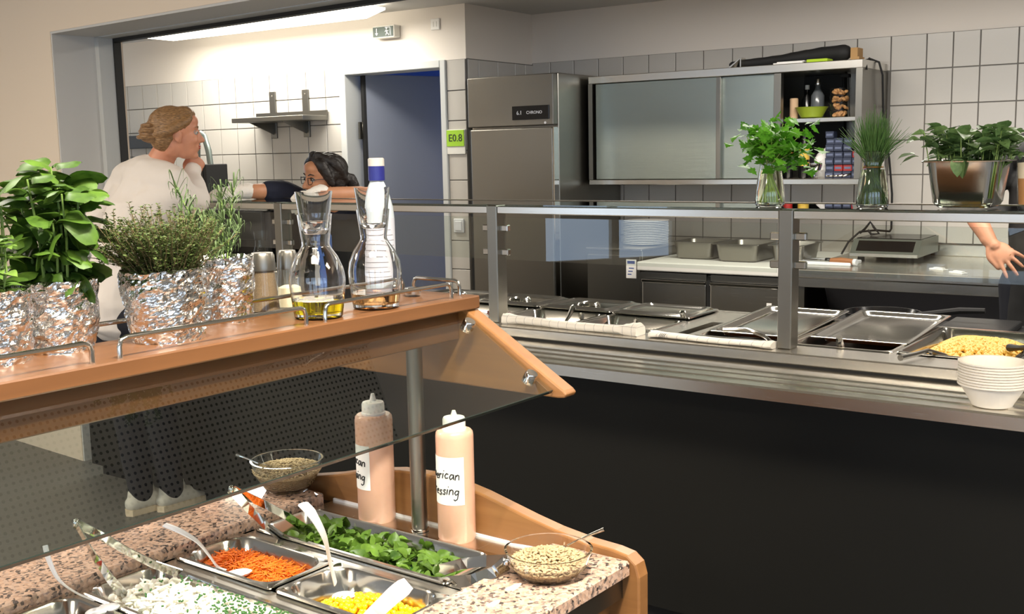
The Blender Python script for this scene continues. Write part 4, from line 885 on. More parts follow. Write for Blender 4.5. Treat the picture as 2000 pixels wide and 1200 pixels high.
# ================================================================ SALAD BAR
GZ, RZ, BZ = .83, .808, 1.292
A1 = 1.637; AL = -.7
t = bar = thing('salad_bar', BAR, (.5, 1.45, 0), 'wooden salad bar with pink granite edges, steel wells and a glazed hood', 'salad bar')
b = MB().box(AL, A1, 1.03, 1.05, .08, .755).box(AL, A1, 1.86, 1.88, .08, .755).box(AL, AL + .02, 1.05, 1.86, .08, .755)
part('body', b, 'wood_v', t)
part('plinth', MB().box(AL + .05, A1, 1.08, 1.83, FL, .08), 'black_matt', t)
part('granite_edge', MB().box(AL, A1, .983, 1.157, .80, GZ, .004), 'granite', t)
part('granite_edge', MB().box(AL, A1 - .03, 1.757, 1.92, .80, GZ, .004), 'granite', t)
part('steel_plinth', MB().box(AL, A1, 1.0, 1.15, .755, .80), 'steel_dk', t); part('steel_plinth', MB().box(AL, A1, 1.765, 1.90, .755, .80), 'steel_dk', t)
# well frame: the openings are left free
part('well_floor', MB().box(AL, 1.58, 1.16, 1.75, .60, .61), 'steel_dk', t)
PANS = [(1.400, 1.566, 1.226, 1.752), (1.204, 1.366, 1.178, 1.462), (1.204, 1.366, 1.470, 1.752), (1.000, 1.170, 1.226, 1.752), (.826, .990, 1.4, 1.752)]
b = MB().box(1.566, A1, 1.157, 1.757, .80, RZ - .002, .001)
for a0, a1 in ((1.366, 1.400), (1.170, 1.204), (.990, 1.0)): b.box(a0 - .004, a1 + .004, 1.15, 1.757, .80, RZ - .003)
b.box(AL, .826, 1.15, 1.757, .80, RZ - .003); b.box(.82, 1.003, 1.15, 1.402, .80, RZ - .003); b.box(1.0, 1.17, 1.15, 1.23, .80, RZ - .003); b.box(1.40, 1.57, 1.15, 1.23, .80, RZ - .003)
b.box(AL, 1.57, 1.75, 1.757, .80, RZ - .003); b.box(1.2, 1.37, 1.15, 1.18, .80, RZ - .003)
part('steel_frame', b, 'steel', t)
part('sealing_strip', MB().box(A1 - .005, A1, 1.157, 1.757, RZ - .002, RZ + .003), 'white', t)
# end panel with a swung top edge
prof = [(1.945, FL), (1.945, .81), (1.935, .835), (1.90, .843), (1.845, .846), (1.75, .866), (1.66, .89), (1.56, .907), (1.48, .911), (1.40, .907), (1.33, .895), (1.27, .881), (1.21, .867), (1.15, .855), (1.08, .846), (1.02, .843), (.99, .838), (.972, .824), (.965, .80), (.965, FL)]
p = part('end_panel', MB().prism(prof, lambda v, z: (A1, v, z), lambda v, z: (A1 + .034, v, z)), 'wood_v', t)
o = p; md = o.modifiers.new('bev', 'BEVEL'); md.width = .004; md.segments = 2; md.limit_method = 'ANGLE'; md.angle_limit = math.radians(50)
# column
part('column', MB().lathe([(.0165, RZ), (.0165, 1.215)], (1.593, 1.46, 0), 28), 'steel_v', t)
part('column_foot', MB().lathe([(.019, RZ - .001), (.019, RZ + .004), (.0165, RZ + .005)], (1.593, 1.46, 0), 28), 'chrome', t)
part('column', MB().lathe([(.0165, RZ - .01), (.0165, 1.215)], (-.35, 1.46, 0), 28), 'steel_v', t)
# hood
part('top_board', MB().box(AL, 1.682, 1.357, 1.530, BZ - .026, BZ, .0025), 'wood', t)
part('beam', MB().box(AL, 1.648, 1.385, 1.505, 1.205, BZ - .026, .002), 'wood_dk', t)
bp = [(1.135, 1.128), (1.128, 1.121), (1.132, 1.114), (1.148, 1.112), (1.742, 1.112), (1.757, 1.114), (1.76, 1.121), (1.755, 1.128), (1.522, BZ - .026), (1.368, BZ - .026)]
p = part('hood_end', MB().prism(bp, lambda v, z: (1.648, v, z), lambda v, z: (1.684, v, z)), 'wood_v', t)
md = p.modifiers.new('bev', 'BEVEL'); md.width = .003; md.segments = 2; md.limit_method = 'ANGLE'; md.angle_limit = math.radians(40)
g0 = Vector((1.378, 1.258)); g1 = Vector((1.160, 1.122)); gd = (g1 - g0).normalized(); gn_ = Vector((-abs(gd.y), abs(gd.x))) * .006
q = [g0, g1, g1 + gn_, g0 + gn_]
p = part('hood_glass', MB().prism([(v.x, v.y) for v in q], lambda v, z: (AL, v, z), lambda v, z: (1.645, v, z)), 'pane', t, 'sloping clear glass pane')
e0 = g1 - gd * .0005; e1 = g1 + gd * .0012
q = [e0 - gn_ * .02, e1 - gn_ * .02, e1 + gn_ * 1.02, e0 + gn_ * 1.02]
part('glass_edge', MB().prism([(v.x, v.y) for v in q], lambda v, z: (AL, v, z), lambda v, z: (1.645, v, z)), 'edge', p)
for f, a in ((.16, 1.622), (.82, 1.628)):
    c = g0 + (g1 - g0) * f; mt = T(a, c.x, c.y) @ Matrix(((1, 0, 0, 0), (0, -gd.x, gn_.x / .006, 0), (0, -gd.y, gn_.y / .006, 0), (0, 0, 0, 1)))
    part('glass_button', MB().lathe([(.013, -.006), (.013, .013), (.011, .016), (0, .016)], (0, 0, 0), 24).xf(mt), 'chrome', t)
# gallery rails on the board
def rail(a0, a1, bb, b1=None):
    r = .0038; h = BZ + .030
    if b1 is None: P = [(a0, bb, BZ), (a0, bb, h - .012), (a0 + .004, bb, h - .003), (a0 + .012, bb, h), (a1 - .012, bb, h), (a1 - .004, bb, h - .003), (a1, bb, h - .012), (a1, bb, BZ)]
    else: P = [(a0, bb, BZ), (a0, bb, h - .012), (a0, bb + .004, h - .003), (a0, bb + .012, h), (a0, b1 - .012, h), (a0, b1 - .004, h - .003), (a0, b1, h - .012), (a0, b1, BZ)]
    part('gallery_rail', MB().tube(P, r, 10), 'steel_lo', bar)
def aat(x, y, z=BZ): return BAR.l(onz(x, y, z))
rail(.30, aat(170, 709).x, 1.372)
rail(aat(216, 698).x, aat(588, 634).x, 1.372)
rail(aat(621, 627).x, aat(883, 584).x, 1.372)
rail(1.655, 1.60, 1.388, 1.512)
rail(.35, 1.02, 1.518); rail(1.05, 1.63, 1.518)

# ---------------------------------------------------------------- food pans of the bar
labs = ['long steel pan of green lamb lettuce in front of the dressing bottles', 'steel pan holding yellow sweetcorn', 'steel pan holding grated carrot', 'long steel pan holding white crumbled cheese with chives', 'steel pan of mixed tomato salad at the lower left corner']
for i, (a0, a1, b0, b1) in enumerate(PANS):
    single('food_pan', BAR, ((a0 + a1) / 2, (b0 + b1) / 2, RZ), gn(a0, a1, b0, b1, RZ + .004, (.055, .060, .056, .058, .06)[i], .012, .010, (.034, .046, .046, .034, .034)[i]), 'steel_lo' if i else 'steel_lo', labs[i], 'pan', 'steel food pans set into the salad bar')
FZ = RZ - .046
# lamb lettuce: every leaf on its own
lm_ = [leafmesh('lettuce_leaf', 'lettuce', .036, .012, .5, .35, 5), leafmesh('lettuce_leaf', 'lettuce', .030, .0125, .35, .15, 5), leafmesh('lettuce_leaf', 'lettuce', .024, .011, .6, .5, 5)]
for i in range(290):
    a = U(1.425, 1.54); b_ = 1.262 + .43 * R() ** .9; z = FZ + .004 + .040 * (i / 290) * (1 - (2 * (b_ - 1.27) / .43 - 1) ** 4 * .6)
    o = bpy.data.objects.new('lettuce_leaf', lm_[i % 3]); COL.objects.link(o); o.location = BAR.w(a, b_, z); an = U(0, 6.3)
    o.rotation_euler = (U(-1.0, 1.0), U(-1.1, .5), an); tag(o, 'small round green lamb lettuce leaf in the long pan', 'lettuce leaf', 'lamb lettuce leaves in the long pan')
b = MB().box(1.43, 1.536, 1.262, 1.715, FZ - .0005, FZ + .006, .003); single('lettuce_bed', BAR, (1.48, 1.49, FZ), b, pbr('lettuce_bottom', (46, 86, 26), .6, bump=.6, bscale=80), 'green layer at the bottom of the lamb lettuce pan', 'lettuce', None, 'stuff')
# carrot
b = MB().box(1.23, 1.34, 1.50, 1.725, FZ - .006, FZ + .004, .002)
for i in range(1500):
    a, v = U(1.238, 1.334), U(1.505, 1.722); h = .036 * max(0, 1 - ((a - 1.286) / .062) ** 2) * max(0, 1 - ((v - 1.612) / .135) ** 4); l = U(.012, .024); an = U(0, 6.3); tl = U(-.35, .35)
    d = Vector((math.cos(an), math.sin(an), tl)) * l; p = Vector((a, v, FZ + .006 + h * U(.75, 1.1))); b.tube([p - d, p + Vector((0, 0, .002)), p + d], .0013, 4)
single('grated_carrot', BAR, (1.285, 1.61, FZ), b, 'carrot', 'heap of orange grated carrot', 'carrot', None, 'stuff')
# corn
km = MB().ell((0, 0, 0), (.0062, .0052, .0046), None, 9, 6).mesh('corn_kernel', 'corn')
for i in range(290):
    a, v = U(1.238, 1.334), U(1.215, 1.405); h = .040 * max(0, 1 - ((a - 1.28) / .075) ** 2) * max(0, 1 - ((v - 1.29) / .13) ** 2)
    o = bpy.data.objects.new('corn_kernel', km); COL.objects.link(o); o.location = BAR.w(a, v, FZ + .004 + h * U(.55, 1.0) + U(0, .003)); o.rotation_euler = (U(0, 3), U(0, 3), U(0, 3))
    tag(o, 'yellow sweetcorn kernel in the corn pan', 'corn kernel', 'sweetcorn kernels in the pan')
b = MB()
for i in range(700):
    a, v = U(1.232, 1.338), U(1.21, 1.43); h = .038 * max(0, 1 - ((a - 1.28) / .075) ** 2) * max(0, 1 - ((v - 1.29) / .13) ** 2); b.ell((a, v, FZ + .003 + h * .55 * R()), (.006, .005, .0046), None, 7, 5)
single('corn_heap', BAR, (1.285, 1.31, FZ), b, 'corn', 'yellow sweetcorn lying deeper in the corn pan', 'corn', None, 'stuff')
# cheese
b = MB(); ch = lambda a, v: .058 * max(0, 1 - ((a - 1.083) / .085) ** 4) * max(0, 1 - ((v - 1.47) / .27) ** 6)
for i in range(900):
    a, v = U(1.025, 1.145), U(1.26, 1.72); p = Vector((a, v, FZ + .004 + ch(a, v) * U(.55, 1.0)))
    if i % 2: b.ell(p, (U(.004, .010), U(.004, .009), U(.003, .007)), rmat(U(0, 3), U(0, 3), U(0, 3)).to_3x3(), 7, 5)
    else:
        an = U(0, 6.3); d = Vector((math.cos(an), math.sin(an), U(-.4, .6))) * U(.008, .018); b.tube([p - d, p, p + d], [.0015, .003, .0012], 5)
b.box(1.03, 1.14, 1.26, 1.72, FZ - .004, FZ + .02, .006)
single('crumbled_cheese', BAR, (1.085, 1.49, FZ), b, 'cheese', 'heap of white crumbled cheese filling the long front pan', 'cheese', None, 'stuff')
b = MB()
for i in range(230):
    if i < 180: a, v = random.gauss(1.085, .026), random.gauss(1.385, .05)
    else: a, v = U(1.03, 1.14), U(1.3, 1.7)
    if not (1.03 < a < 1.142 and 1.265 < v < 1.72): continue
    an = U(0, 6.3); p = Vector((a, v, FZ + .012 + ch(a, v) * 1.0)); d = Vector((math.cos(an), math.sin(an), U(-.2, .4))) * U(.0015, .004); b.tube([p - d, p + d], .0017, 5)
single('chopped_chives', BAR, (1.085, 1.42, FZ), b, pbr('chopped_chive', (50, 96, 40), .5), 'chopped dark green chives scattered on the white cheese', 'chives', None, 'stuff')
# tomato salad in the corner pan
b = MB(); rm = [pbr('tomato', (186, 52, 30), .25, coat=.4), pbr('cucumber', (150, 176, 90), .35), pbr('onion', (226, 218, 200), .4)]
for i in range(60):
    b.cur = i % 3; a, v = U(.86, .958), U(1.45, 1.71); p = (a, v, FZ + .005 + U(.0, .030))
    if b.cur == 0: b.ell(p, (.013, .010, .009), rmat(U(0, 3), U(0, 3), U(0, 3)).to_3x3(), 9, 6)
    else: b.ell(p, (.013, .013, .003), rmat(U(-.7, .7), U(-.7, .7), 0).to_3x3(), 10, 5)
single('tomato_salad', BAR, (.91, 1.58, FZ), b, rm, 'red and green tomato and cucumber pieces at the lower left corner', 'salad', None, 'stuff')

# ---------------------------------------------------------------- serving tools on the bar
def pz(*a): return [BAR.l(onz(x, y, z)) for x, y, z in a]
def spoon_white(lab, pts, w, bowl=None, flat=.35):
    P = pz(*pts); t = thing('plastic_spoon', BAR, P[0], lab, 'spoon', 'white plastic serving spoons'); Q = []
    for i in range(len(P) - 1):
        p0, p1, p2, p3 = P[max(i - 1, 0)], P[i], P[i + 1], P[min(i + 2, len(P) - 1)]
        for k in range(5):
            s = k / 5; Q.append(.5 * ((2 * p1) + (p2 - p0) * s + (2 * p0 - 5 * p1 + 4 * p2 - p3) * s * s + (3 * p1 - p0 - 3 * p2 + p3) * s ** 3))
    Q.append(P[-1]); n = len(Q); rs = [w * (1.0 if i < n * .2 else 1.0 - .35 * min(1, (i / n - .2) / .4)) for i in range(n)]
    part('handle', MB().tube(Q, rs, 10, sq=[flat] * n), 'white', t)
    if bowl:
        c = BAR.l(onz(*bowl)); d = (c - P[-1]).normalized(); an = math.atan2(d.y, d.x)
        part('spoon_bowl', MB().ell((0, 0, 0), (.034, .021, .008), None, 18, 8).xf(T(*c) @ rmat(0, -.25, an)), 'white', t)
spoon_white('white spoon with handle rising left out of the carrot pan', [(322, 1026, .915), (352, 1038, .905), (385, 1058, .88), (408, 1085, .845), (425, 1108, .806), (440, 1114, .800)], .0085, (462, 1122, .795))
spoon_white('white spoon with long handle in the tomato pan at the lower left', [(88, 1066, .955), (96, 1096, .93), (115, 1133, .895), (148, 1158, .855), (180, 1172, .822)], .008, (200, 1192, .805))
spoon_white('white ladle standing steeply in the sweetcorn', [(592, 985, .985), (612, 1008, .97), (634, 1050, .92), (644, 1095, .855), (655, 1140, .795)], .0105, (672, 1165, .785))
P = pz((798, 1140, .885), (770, 1162, .86), (735, 1195, .82), (705, 1225, .79)); t = thing('plastic_spoon', BAR, P[0], 'white flat spoon handle leaning over the front corner of the sweetcorn pan', 'spoon', 'white plastic serving spoons')
Q = [P[0].lerp(P[1], i / 3) for i in range(3)] + [P[1].lerp(P[2], i / 3) for i in range(3)] + [P[2].lerp(P[3], i / 3) for i in range(4)]; vs = []
for i, p in enumerate(Q):
    tg = (P[3] - P[0]).normalized(); vd = (BAR.l(O) - p).normalized(); sd = tg.cross(vd).normalized(); up = sd.cross(tg); w = .0155 * (.72, .95, 1)[min(i, 2)] - .0004 * i
    vs += [p - sd * w, p + sd * w, p + sd * w + up * .003, p - sd * w + up * .003]
n = len(Q); part('handle', MB().add(vs, [(i * 4 + k, i * 4 + (k + 1) % 4, (i + 1) * 4 + (k + 1) % 4, (i + 1) * 4 + k) for i in range(n - 1) for k in range(4)] + [(3, 2, 1, 0), tuple((n - 1) * 4 + k for k in range(4))]), 'white', t)
def strip(pts, w, th=.0022):
    P = pz(*pts); b = MB(); Q = []
    for i in range(len(P) - 1):
        for k in range(4): Q.append(P[i].lerp(P[i + 1], k / 4))
    Q.append(P[-1]); n = len(Q); vs = []
    for i, p in enumerate(Q):
        tg = (Q[min(i + 1, n - 1)] - Q[max(i - 1, 0)]).normalized(); sd = tg.cross(Vector((0, 0, 1))).normalized(); up = sd.cross(tg)
        ww = w * (1 - .25 * math.sin(PI * i / (n - 1)))
        sd = (sd * .45 + up * .9).normalized(); up = tg.cross(sd)
        for s, h in ((-1, 0), (1, 0), (1, 1), (-1, 1)): vs.append(p + sd * (s * ww / 2) + up * (h * th + (.15 * ww if abs(s) and False else 0)))
    return b.add(vs, [(i * 4 + k, i * 4 + (k + 1) % 4, (i + 1) * 4 + (k + 1) % 4, (i + 1) * 4 + k) for i in range(n - 1) for k in range(4)] + [(3, 2, 1, 0), tuple((n - 1) * 4 + k for k in range(4))])
def tongs(lab, a1, a2, w=.019):
    t = thing('salad_tongs', BAR, pz(a1[0])[0], lab, 'tongs', 'steel salad tongs')
    part('arm', strip(a1, w), 'chrome', t); part('arm', strip(a2, w), 'chrome', t)
    h = pz(a1[0])[0]; part('hinge', MB().ell(h, (.006, .006, .008), None, 12, 8), 'chrome', t)
tongs('steel tongs standing spread out of the white cheese pan', [(149, 1022, .955), (185, 1085, .90), (215, 1130, .855), (243, 1166, .81)], [(149, 1022, .955), (190, 1042, .93), (245, 1075, .885), (300, 1102, .845), (350, 1120, .815)])
tongs('steel tongs leaning over the left end of the lettuce pan', [(452, 956, .955), (490, 998, .905), (520, 1028, .86), (552, 1052, .80)], [(452, 956, .955), (510, 982, .915), (560, 1008, .87), (605, 1040, .80)])
tongs('steel tongs lying with the hinge on the granite, gripping into the lettuce pan', [(990, 1098, .852), (950, 1096, .848), (900, 1102, .835), (850, 1118, .80)], [(990, 1100, .85), (965, 1118, .842), (920, 1134, .825), (868, 1140, .80)], .026)

# seed bowls
def seedbowl(name, c, rt, rb, h, lab, n, sz, fl):
    t = thing(name, BAR, c, lab, 'bowl')
    part('glass', MB().lathe([(0, 0), (rb, 0), (rb + .004, .004), (rb + (rt - rb) * .7, h * .5), (rt, h - .003), (rt + .0015, h), (rt - .003, h), (rb + (rt - rb) * .7 - .003, h * .5), (rb, .006), (0, .005)], c, 40), 'glass', t)
    b = MB(); wf = fl * 1.33
    b.lathe([(0, .008), (rb - .001, .009), (rb + (rt - rb) * wf * .88, h * fl * .86), (rb + (rt - rb) * wf, h * fl), (0, h * fl + .004)], c, 24)
    for i in range(n):
        r = (rb + (rt - rb) * wf) * math.sqrt(R()); a = U(0, 6.3); z = c[2] + h * fl + .001 + .014 * (1 - (r / rt) ** 2) * U(.5, 1.1)
        b.ell((c[0] + r * math.cos(a), c[1] + r * math.sin(a), z), (sz, sz * .5, sz * .35), rmat(U(-.5, .5), U(-.5, .5), U(0, 3)).to_3x3(), 6, 4)
    for i in range(n):
        f = U(.1, 1); r = rb + (rt - rb) * wf * f * .98 + .0003; a = U(0, 6.3); b.ell((c[0] + r * math.cos(a), c[1] + r * math.sin(a), c[2] + .008 + f * (h * fl - .008)), (sz, sz * .5, sz * .35), rmat(U(-.5, .5), U(-.5, .5), a + PI / 2).to_3x3(), 6, 4)
    single('sunflower_seeds', BAR, c, b, 'seed', 'beige sunflower seeds filling ' + lab.split(' of ')[0].replace('glass bowl', 'the glass bowl', 1) + (' behind the glass pane' if 'behind' in lab else ' at the granite corner'), 'seeds', None, 'stuff')
cL = BAR.l(onz(563, 955, GZ)); k = 1 / ppm(BAR.w(*cL)); seedbowl('seed_bowl', cL, 69 * k, 40 * k, .070, 'glass bowl of fine seeds on the rear granite, half behind the hood glass', 1100, .0042, .66)
cR = BAR.l(onz(1072, 1122, GZ)); k = 1 / ppm(BAR.w(*cR)); seedbowl('seed_bowl', cR, 85 * k, 56 * k, .048, 'glass bowl of sunflower seeds on the front granite corner', 750, .0058, .46)
P = pz((1108, 1066, .862), (1128, 1056, .872), (1150, 1046, .882), (1180, 1034, .895)); t = thing('teaspoon', BAR, P[0], 'steel teaspoon leaning out of the front seed bowl', 'spoon'); part('handle', MB().tube(P, [.0025, .002, .0035, .0055], 10, sq=[.6] * 4), 'chrome', t); part('spoon_bowl', MB().ell(pz((1095, 1072, .853))[0], (.014, .010, .004)), 'chrome', t)
P = pz((462, 889, .93), (480, 895, .925), (503, 905, .915), (530, 912, .885)); t = thing('teaspoon', BAR, P[0], 'thin steel teaspoon leaning left out of the rear seed bowl', 'spoon'); part('handle', MB().tube(P, [.0035, .002, .0018, .002], 8), 'chrome', t); part('spoon_bowl', MB().ell(pz((540, 915, .875))[0], (.014, .010, .004)), 'chrome', t)
for x, y, s, lab in ((1006, 1148, .020, 'larger white jagged scrap on the granite below the front seed bowl'), (966, 1180, .016, 'smaller white jagged scrap at the front of the granite')):  # two thin flat white shapes with jagged outlines on the granite
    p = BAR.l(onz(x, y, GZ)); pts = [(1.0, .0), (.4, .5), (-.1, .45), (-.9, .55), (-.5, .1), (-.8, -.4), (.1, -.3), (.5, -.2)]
    single('white_patch', BAR, p, MB().prism(pts, lambda u, v: (p.x + u * s, p.y + v * s * .8, GZ), lambda u, v: (p.x + u * s * .9, p.y + v * s * .7, GZ + .002)), 'white_m', lab, 'patch', 'white patches on the granite')

# squeeze bottles
GLY = {'A': (.75, [[(0, 0), (.35, 1), (.7, 0)], [(.15, .4), (.58, .4)]]), 'm': (.75, [[(0, 0), (0, .5)], [(0, .38), (.15, .5), (.28, .4), (.28, 0)], [(.28, .38), (.45, .5), (.56, .4), (.56, 0)]]),
       'e': (.5, [[(0, .27), (.36, .29), (.3, .48), (.1, .45), (0, .25), (.1, .02), (.36, .06)]]), 'r': (.42, [[(0, 0), (.02, .5)], [(.02, .32), (.14, .48), (.28, .47)]]), 'i': (.26, [[(.02, 0), (.05, .5)], [(.08, .72), (.11, .76)]]),
       'c': (.48, [[(.36, .42), (.15, .5), (0, .25), (.12, .02), (.36, .09)]]), 'a': (.55, [[(.36, .45), (.12, .5), (0, .22), (.12, 0), (.33, .2), (.37, .48), (.42, 0)]]), 'n': (.5, [[(0, 0), (.02, .5)], [(.02, .33), (.18, .5), (.32, .4), (.36, 0)]]),
       'D': (.8, [[(0, 0), (.04, 1), (.45, .9), (.62, .5), (.4, .1), (0, 0)]]), 's': (.44, [[(.32, .46), (.1, .48), (.08, .32), (.28, .2), (.24, .02), (0, .04)]]), 'g': (.5, [[(.33, .45), (.1, .48), (0, .25), (.12, .05), (.32, .2), (.36, .48), (.32, -.35), (.14, -.48), (-.02, -.36)]])}
def squeeze(c, rr, hb, htot, lab, right, zl0, zl1):
    t = thing('squeeze_bottle', BAR, c, lab, 'bottle', 'squeeze bottles of pink dressing')
    part('body', MB().lathe([(0, 0), (rr * .93, 0), (rr, .006), (rr, hb - .012), (rr * .97, hb - .004), (rr * .88, hb), (0, hb)], c, 40), 'sauce', t)
    k = rr / .036
    p = part('screw_cap', MB().lathe([(rr * .64, hb), (rr * .64, hb + .004), (rr * .60, hb + .006), (rr * .60, hb + .022), (rr * .55, hb + .026), (rr * .2, hb + .029), (0, hb + .029)], c, 32), 'cap_soft', t)
    part('nozzle', MB().lathe([(rr * .19, hb + .028), (rr * .09, htot), (0, htot)], c, 18), 'cap_soft', p)
    pw = BAR.w(*c); f0 = math.atan2(-pw.y, -pw.x) - BAR.yaw; f1 = f0 + math.radians(right)
    vs = []; n = 24
    for i in range(n + 1):
        f = f1 - math.radians(125) * (1 - i / n)
        for z in (zl0, zl1): vs.append((c[0] + (rr + .0005) * math.cos(f), c[1] + (rr + .0005) * math.sin(f), c[2] + z))
    p = part('paper_label', MB().add(vs, [(2 * i, 2 * i + 2, 2 * i + 3, 2 * i + 1) for i in range(n)], True), 'white_m', t)
    b = MB(); hgt = zl1 - zl0
    for word, zb, end in (('American', zl0 + hgt * .55, math.radians(12)), ('Dressing', zl0 + hgt * .22, math.radians(15))):
        sz = hgt * .215; x = 0; tot = sum(GLY[ch][0] for ch in word)
        for ch in word:
            w, st = GLY[ch]
            for line in st:
                pts = [Vector(q) for q in line]
                pp = []
                for i in range(len(pts) - 1):
                    for s in (0, .33, .66): pp.append(pts[i].lerp(pts[i + 1], s))
                pp.append(pts[-1])
                P = []
                for q in pp:
                    xx = (x + q.x + .15 * q.y - tot) * sz; f = f1 - end + xx / rr
                    P.append((c[0] + (rr + .0007) * math.cos(f), c[1] + (rr + .0007) * math.sin(f), c[2] + zb + q.y * sz + .0015 * math.sin(x * 3)))
                b.tube(P, .0012, 5)
            x += w
    part('handwriting', b, 'ink', p)
c1 = BAR.l(onz(737, 1012, RZ)); k1 = 1 / ppm(BAR.w(*c1)); squeeze((c1.x, c1.y, RZ - .002), 36.3 * k1, 208 * k1 * 1.01, 250 * k1, 'pink dressing squeeze bottle left of the column, label turned far left', -17, 68 * k1, 155 * k1)
c2 = BAR.l(onz(893, 1050, RZ)); k2 = 1 / ppm(BAR.w(*c2)); squeeze((c2.x, c2.y, RZ - .002), 36.8 * k2, 218 * k2, 256 * k2, 'pink dressing squeeze bottle right of the column with handwritten label in view', 26, 78 * k2, 172 * k2)

# ================================================================ THINGS ON THE WOODEN SHELF
def foil_pot(name, px, pb, top, wt, wb, lab, seed):
    """px, pb: middle of the base in the photo; top: rim height in the photo; widths in photo pixels"""
    c = BAR.l(onz(px, pb, BZ)); pw = BAR.w(*c); k = 1 / ppm(pw); h = (pb - top) * k; r0, r1 = wb / 2 * k, wt / 2 * k
    w_ = Vector((pw.x, pw.y, 0)).normalized() * r0 * .55; c = BAR.l(pw + w_); c.z = BZ
    t = thing(name, BAR, c, lab, 'potted herb', 'herbs in foil wrapped pots'); n, m = 110, 46
    vs = []
    def cr(x, y, z):
        q = Vector((x, y, z)) * 1.0 + Vector((seed, seed * .7, 0)); d = 0
        for s, a in ((22, .0042), (48, .0034), (105, .0016)):
            v = noise.noise(q * s); d += a * (1 - 2 * abs(v)) if s > 30 else a * v * 1.5
        return d
    for j in range(m + 1):
        f = j / m; r = r0 + (r1 - r0) * f
        for i in range(n):
            a = 2 * PI * i / n; x, y, z = math.cos(a), math.sin(a), h * f
            rr = r + cr(x * r, y * r, z) + (.004 * noise.noise(Vector((x * 3, y * 3, seed))) if f > .9 else 0)
            zz = z + (.006 * noise.noise(Vector((x * 5, y * 5, seed + 3))) if f > .93 else 0)
            vs.append((c.x + rr * x, c.y + rr * y, BZ + max(.0, zz)))
    fs = [(j * n + i, j * n + (i + 1) % n, (j + 1) * n + (i + 1) % n, (j + 1) * n + i) for j in range(m) for i in range(n)]
    b0 = len(vs)
    for (q, dz) in ((.93, .002), (.86, -.008), (.82, -.02)):
        for i in range(n):
            a = 2 * PI * i / n; u = r1 * q + .003 * noise.noise(Vector((math.cos(a) * 6, math.sin(a) * 6, seed + q * 9))); vs.append((c.x + u * math.cos(a), c.y + u * math.sin(a), BZ + h + dz + .003 * noise.noise(Vector((math.cos(a) * 5, math.sin(a) * 5, seed)))))
    for j in range(3):
        a0 = m * n if j == 0 else b0 + (j - 1) * n; a1 = b0 + j * n
        fs += [(a0 + i, a0 + (i + 1) % n, a1 + (i + 1) % n, a1 + i) for i in range(n)]
    fs.append(tuple(range(n))[::-1])
    part('foil_wrap', MB().add(vs, fs, False), 'foil', t)
    part('soil', MB().lathe([(0, h - .02), (r1 * .84, h - .018), (r1 * .80, h - .008), (0, h - .004)], c, 30), 'soil', t)
    return t, c, h, r1, k
# far left pot with mint like herb
t, c, h, r1, k = foil_pot('potted_mint', 2, 712, 566, 128, 104, 'light green narrow leaved herb in a foil pot at the left edge', 1.3)
ml = [leafmesh('leaf', 'herb', .030, .0085, .3, .35, 5), leafmesh('leaf', 'herb', .022, .007, .3, .5, 5)]
b = MB()
for i in range(11):
    a = U(0, 6.3); r = r1 * .7 * math.sqrt(R()); hh = U(.05, .155); p0 = c + Vector((r * math.cos(a), r * math.sin(a), h - .006)); p1 = p0 + Vector((.35 * r * math.cos(a) + U(-.01, .01), .35 * r * math.sin(a), hh)); b.tube([p0, p0.lerp(p1, .5) + Vector((.004, 0, 0)), p1], [.0014, .0013, .001], 5)
    nl = int(hh / .020)
    for j in range(nl + 1):
        p = p0.lerp(p1, (j + .6) / (nl + .6)); tw = j * 1.57 + U(-.4, .4); top = j == nl
        for q in range(4 if top else 2):
            an = tw + q * (PI / 2 if top else PI); place_leaf(t, ml[0 if j < nl else 1], p - c, (math.cos(an), math.sin(an), .75 if top else U(.0, .45)), U(-.2, .2), U(.8, 1.25))
part('stems', b, 'stem', t)
# basil
t, c, h, r1, k = foil_pot('potted_basil', 122, 688, 548, 142, 116, 'tall bushy basil with big round leaves in a foil pot', 4.1)
bl = [leafmesh('leaf', 'basil', .045, .0175, -.45, .45, 8, 0), leafmesh('leaf', 'basil', .036, .015, -.55, .6, 8, 0), leafmesh('leaf', 'basil', .050, .0185, -.35, .75, 8, 0)]
b = MB()
for i in range(17):
    a = i * 2.4; r = r1 * .72 * math.sqrt((i + .5) / 17); sp = U(.4, 1.05); hh = U(.11, .19) - .05 * sp * (r / r1); p0 = c + Vector((r * math.cos(a), r * math.sin(a), h - .006)); p1 = p0 + Vector((sp * r * math.cos(a) + U(-.012, .012), sp * r * math.sin(a), hh)); b.tube([p0, p0.lerp(p1, .5) + Vector((.003, 0, 0)), p1], [.0022, .002, .0014], 6)
    nl = int(hh / .030)
    for j in range(nl + 1):
        p = p0.lerp(p1, (j + .7) / (nl + .7)); tw = j * 1.57 + U(-.5, .5); top = j == nl
        for q in range(4 if top else 2):
            an = tw + q * (PI / 2 if top else PI); s = U(.75, 1.15) * (.9 if top and q > 1 else 1)
            place_leaf(t, random.choice(bl), p - c + Vector((.006 * math.cos(an), .006 * math.sin(an), 0)), (math.cos(an), math.sin(an), U(.15, .8) if top else U(-.55, .6)), U(-.8, .8), s)
part('stems', b, 'stem', t)
